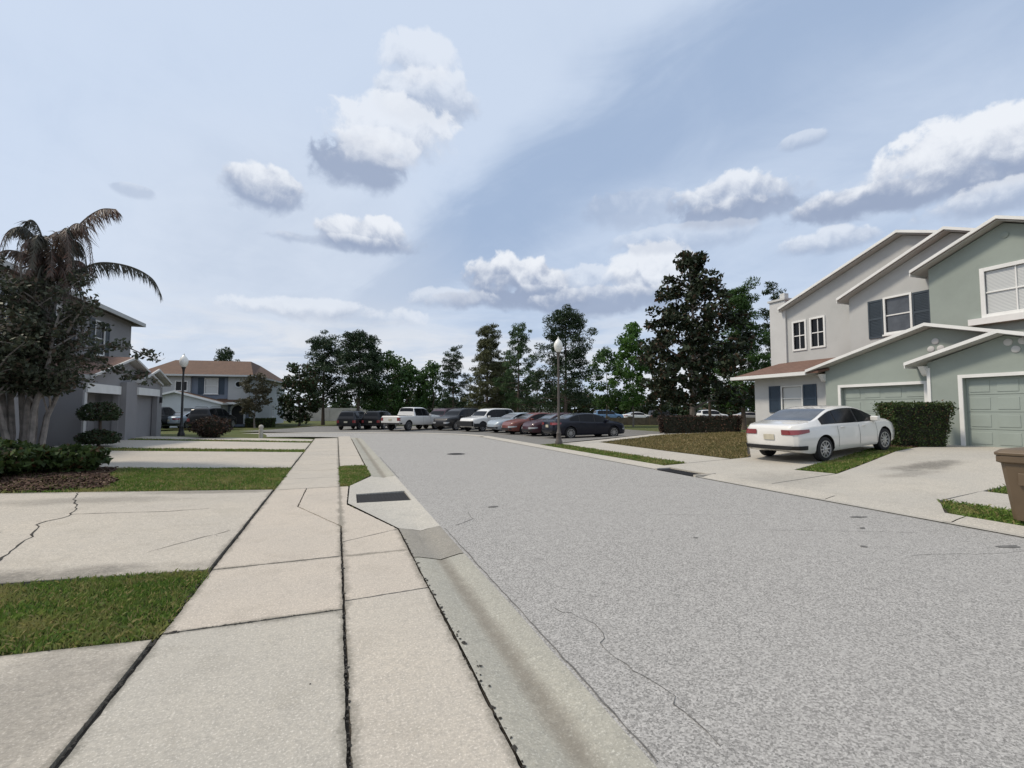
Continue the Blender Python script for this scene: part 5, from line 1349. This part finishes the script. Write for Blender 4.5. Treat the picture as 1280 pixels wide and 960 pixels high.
# the real sky shows through the veil a little
base = t.mix(.10, base, sky.outputs[0])
low = t.math('MULTIPLY', t.mapr(dz, .24, .09, 0, 1, True), t.mapr(t.noise(mp(D, 0, (3, 3, 14)), 1.6, 6, .6, .4), .42, .60, .0, .9))
base = t.mix(t.math('MULTIPLY', blob(tuple(dvec(-6, 8)), 2, 26), .45), base, col(.74, .79, .87))
base = t.mix(low, base, col(.80, .82, .86))
base = t.mix(t.mapr(dz, .06, -.02, 0, .6, True), base, col(.62, .70, .82))
# cumulus
wp = t.n('ShaderNodeTexNoise'); t.link(D, wp.inputs['Vector']); wp.inputs['Scale'].default_value = 7; wp.inputs['Detail'].default_value = 3
wv = t.vmath('SUBTRACT', wp.outputs['Color'], (.5, .5, .5))
wsc = t.n('ShaderNodeVectorMath', operation='SCALE'); t.link(wv, wsc.inputs[0]); wsc.inputs['Scale'].default_value = .055
Dw = t.vmath('ADD', D, wsc.outputs[0])
def puff(off=None):
    """billowy height: folded noise gives the round heads of cumulus"""
    a = t.noise(Dw, 13, 2, .5, 0, off); b = t.noise(Dw, 30, 5, .62, 0, off)
    a = t.math('ABSOLUTE', t.math('SUBTRACT', a, .5)); b = t.math('ABSOLUTE', t.math('SUBTRACT', b, .5))
    return t.math('ADD', t.math('MULTIPLY', a, 2.4), t.math('MULTIPLY', b, 1.3))
n1 = puff(); n1b = puff(tuple(-q * .012 for q in (-sd.x - .3, -sd.y, -sd.z - .5)))
nlo = t.noise(D, 5.5, 5, .6)
CL = [(8.6, 37.0, 3.4, 2.6, .55, .55), (10.0, 33.5, 4.6, 3.0, .6, -.1), (6.2, 30.2, 6.2, 3.2, .75, .45), (1.4, 26.4, 4.9, 2.9, .9, -.95), (4.0, 28.2, 4.5, 2.2, .6, .5),
      (-7.9, 22.6, 3.9, 2.5, .9, -.25), (3.2, 19.4, 6.2, 2.2, .95, -.05), (1.0, 18.6, 7, 1.0, .5, -.5),
      (20.6, 15.3, 7.2, 3.0, 1.0, -.15), (20.0, 13.2, 8.6, 1.7, .95, -1.0), (36.6, 15.6, 4.4, 3.4, .9, .4), (32.0, 12.6, 9.0, 1.9, .85, -.6), (29, 15.5, 5, 1.6, .5, .3),
      (46.0, 22.4, 6.2, 2.3, .85, -.15), (46.5, 20.9, 5.6, 1.5, .8, -.9), (64.8, 21.4, 7.6, 3.4, 1.0, .35), (61.5, 19.4, 8.6, 1.9, .95, -.45), (57.0, 19.6, 4.4, 1.7, .8, -.5), (67, 17.2, 5.0, 1.6, .65, -.1), (55.1, 16.6, 4.2, 1.4, .6, .1),
      (34.0, 22.5, 6.0, 2.6, .35, -.5), (40.0, 19.0, 8.0, 1.6, .3, -.2), (53.0, 26.2, 2.2, .9, .4, .0), (-19.2, 20.1, 1.6, .7, .35, -.9), (13.5, 13.2, 5.5, 1.5, .5, .2), (-1.5, 11.0, 10, 1.6, .55, .5),
      (90, 20, 14, 5, .9, .1), (118, 28, 16, 6, .9, .1), (160, 22, 18, 6, .9, .1), (-150, 30, 20, 7, .9, .1), (-100, 22, 18, 6, .9, .1), (-60, 18, 12, 4, .9, .1)]
out = base
relief = t.math('MULTIPLY', t.math('SUBTRACT', n1b, n1), 1.0)
for az, el, w, h, op, sh in CL:
    c0 = dvec(az, el); rt = Vector((math.cos(rad(az)), -math.sin(rad(az)), 0)); up = rt.cross(c0)
    u = t.math('MULTIPLY', t.vmath('DOT_PRODUCT', D, tuple(rt)), 1 / math.sin(rad(w))); v = t.math('MULTIPLY', t.vmath('DOT_PRODUCT', D, tuple(up)), 1 / math.sin(rad(h)))
    vv = t.math('MULTIPLY', v, t.mapr(v, -.4, .2, 1.25, 1.0))
    q = t.math('ADD', t.math('MULTIPLY', u, u), t.math('MULTIPLY', vv, vv))
    q = t.math('ADD', q, t.math('MULTIPLY', t.math('SUBTRACT', n1, .40), 1.25)); q = t.math('ADD', q, t.math('MULTIPLY', t.math('SUBTRACT', .5, nlo), 3.0))
    # crisp heads, ragged soft bases
    mk = t.n('ShaderNodeMapRange', interpolation_type='SMOOTHSTEP'); t.link(q, mk.inputs[0])
    mk.inputs[1].default_value = 1.15; t.link(t.mapr(v, -.6, .5, -.25, .68), mk.inputs[2]); mk.inputs[3].default_value = 0; mk.inputs[4].default_value = op
    mk = t.math('MULTIPLY', mk.outputs[0], t.mapr(t.vmath('DOT_PRODUCT', D, tuple(c0)), .5, .7))
    s_ = t.math('ADD', t.math('ADD', t.math('MULTIPLY', v, .95), sh - .14), relief)
    s_ = t.math('ADD', s_, t.math('MULTIPLY', t.math('SUBTRACT', nlo, .5), 1.2))
    ccol = t.mix(t.mapr(s_, -.65, .75, 0, 1, True), col(.335, .405, .555), col(.86, .895, .955))
    out = t.mix(mk, out, ccol)
t.link(out, bg.inputs['Color'])

# ------------------------------------------------------------------ camera
cd = bpy.data.cameras.new('camera'); cam = bpy.data.objects.new('camera', cd); COL.objects.link(cam)
cd.sensor_width = 36; cd.lens = 590 / 1280 * 36; cd.clip_start = .05; cd.clip_end = 5000
cam.location = (0, 0, 1.6); cam.rotation_euler = (rad(90 + 3.2013), 0, rad(-20.335))
S.camera = cam
S.view_settings.view_transform = 'Standard'; S.view_settings.look = 'None'; S.view_settings.gamma = 1; S.view_settings.use_curve_mapping = False
S.view_settings.exposure = -0.02
S.render.resolution_x = 1024; S.render.resolution_y = 768
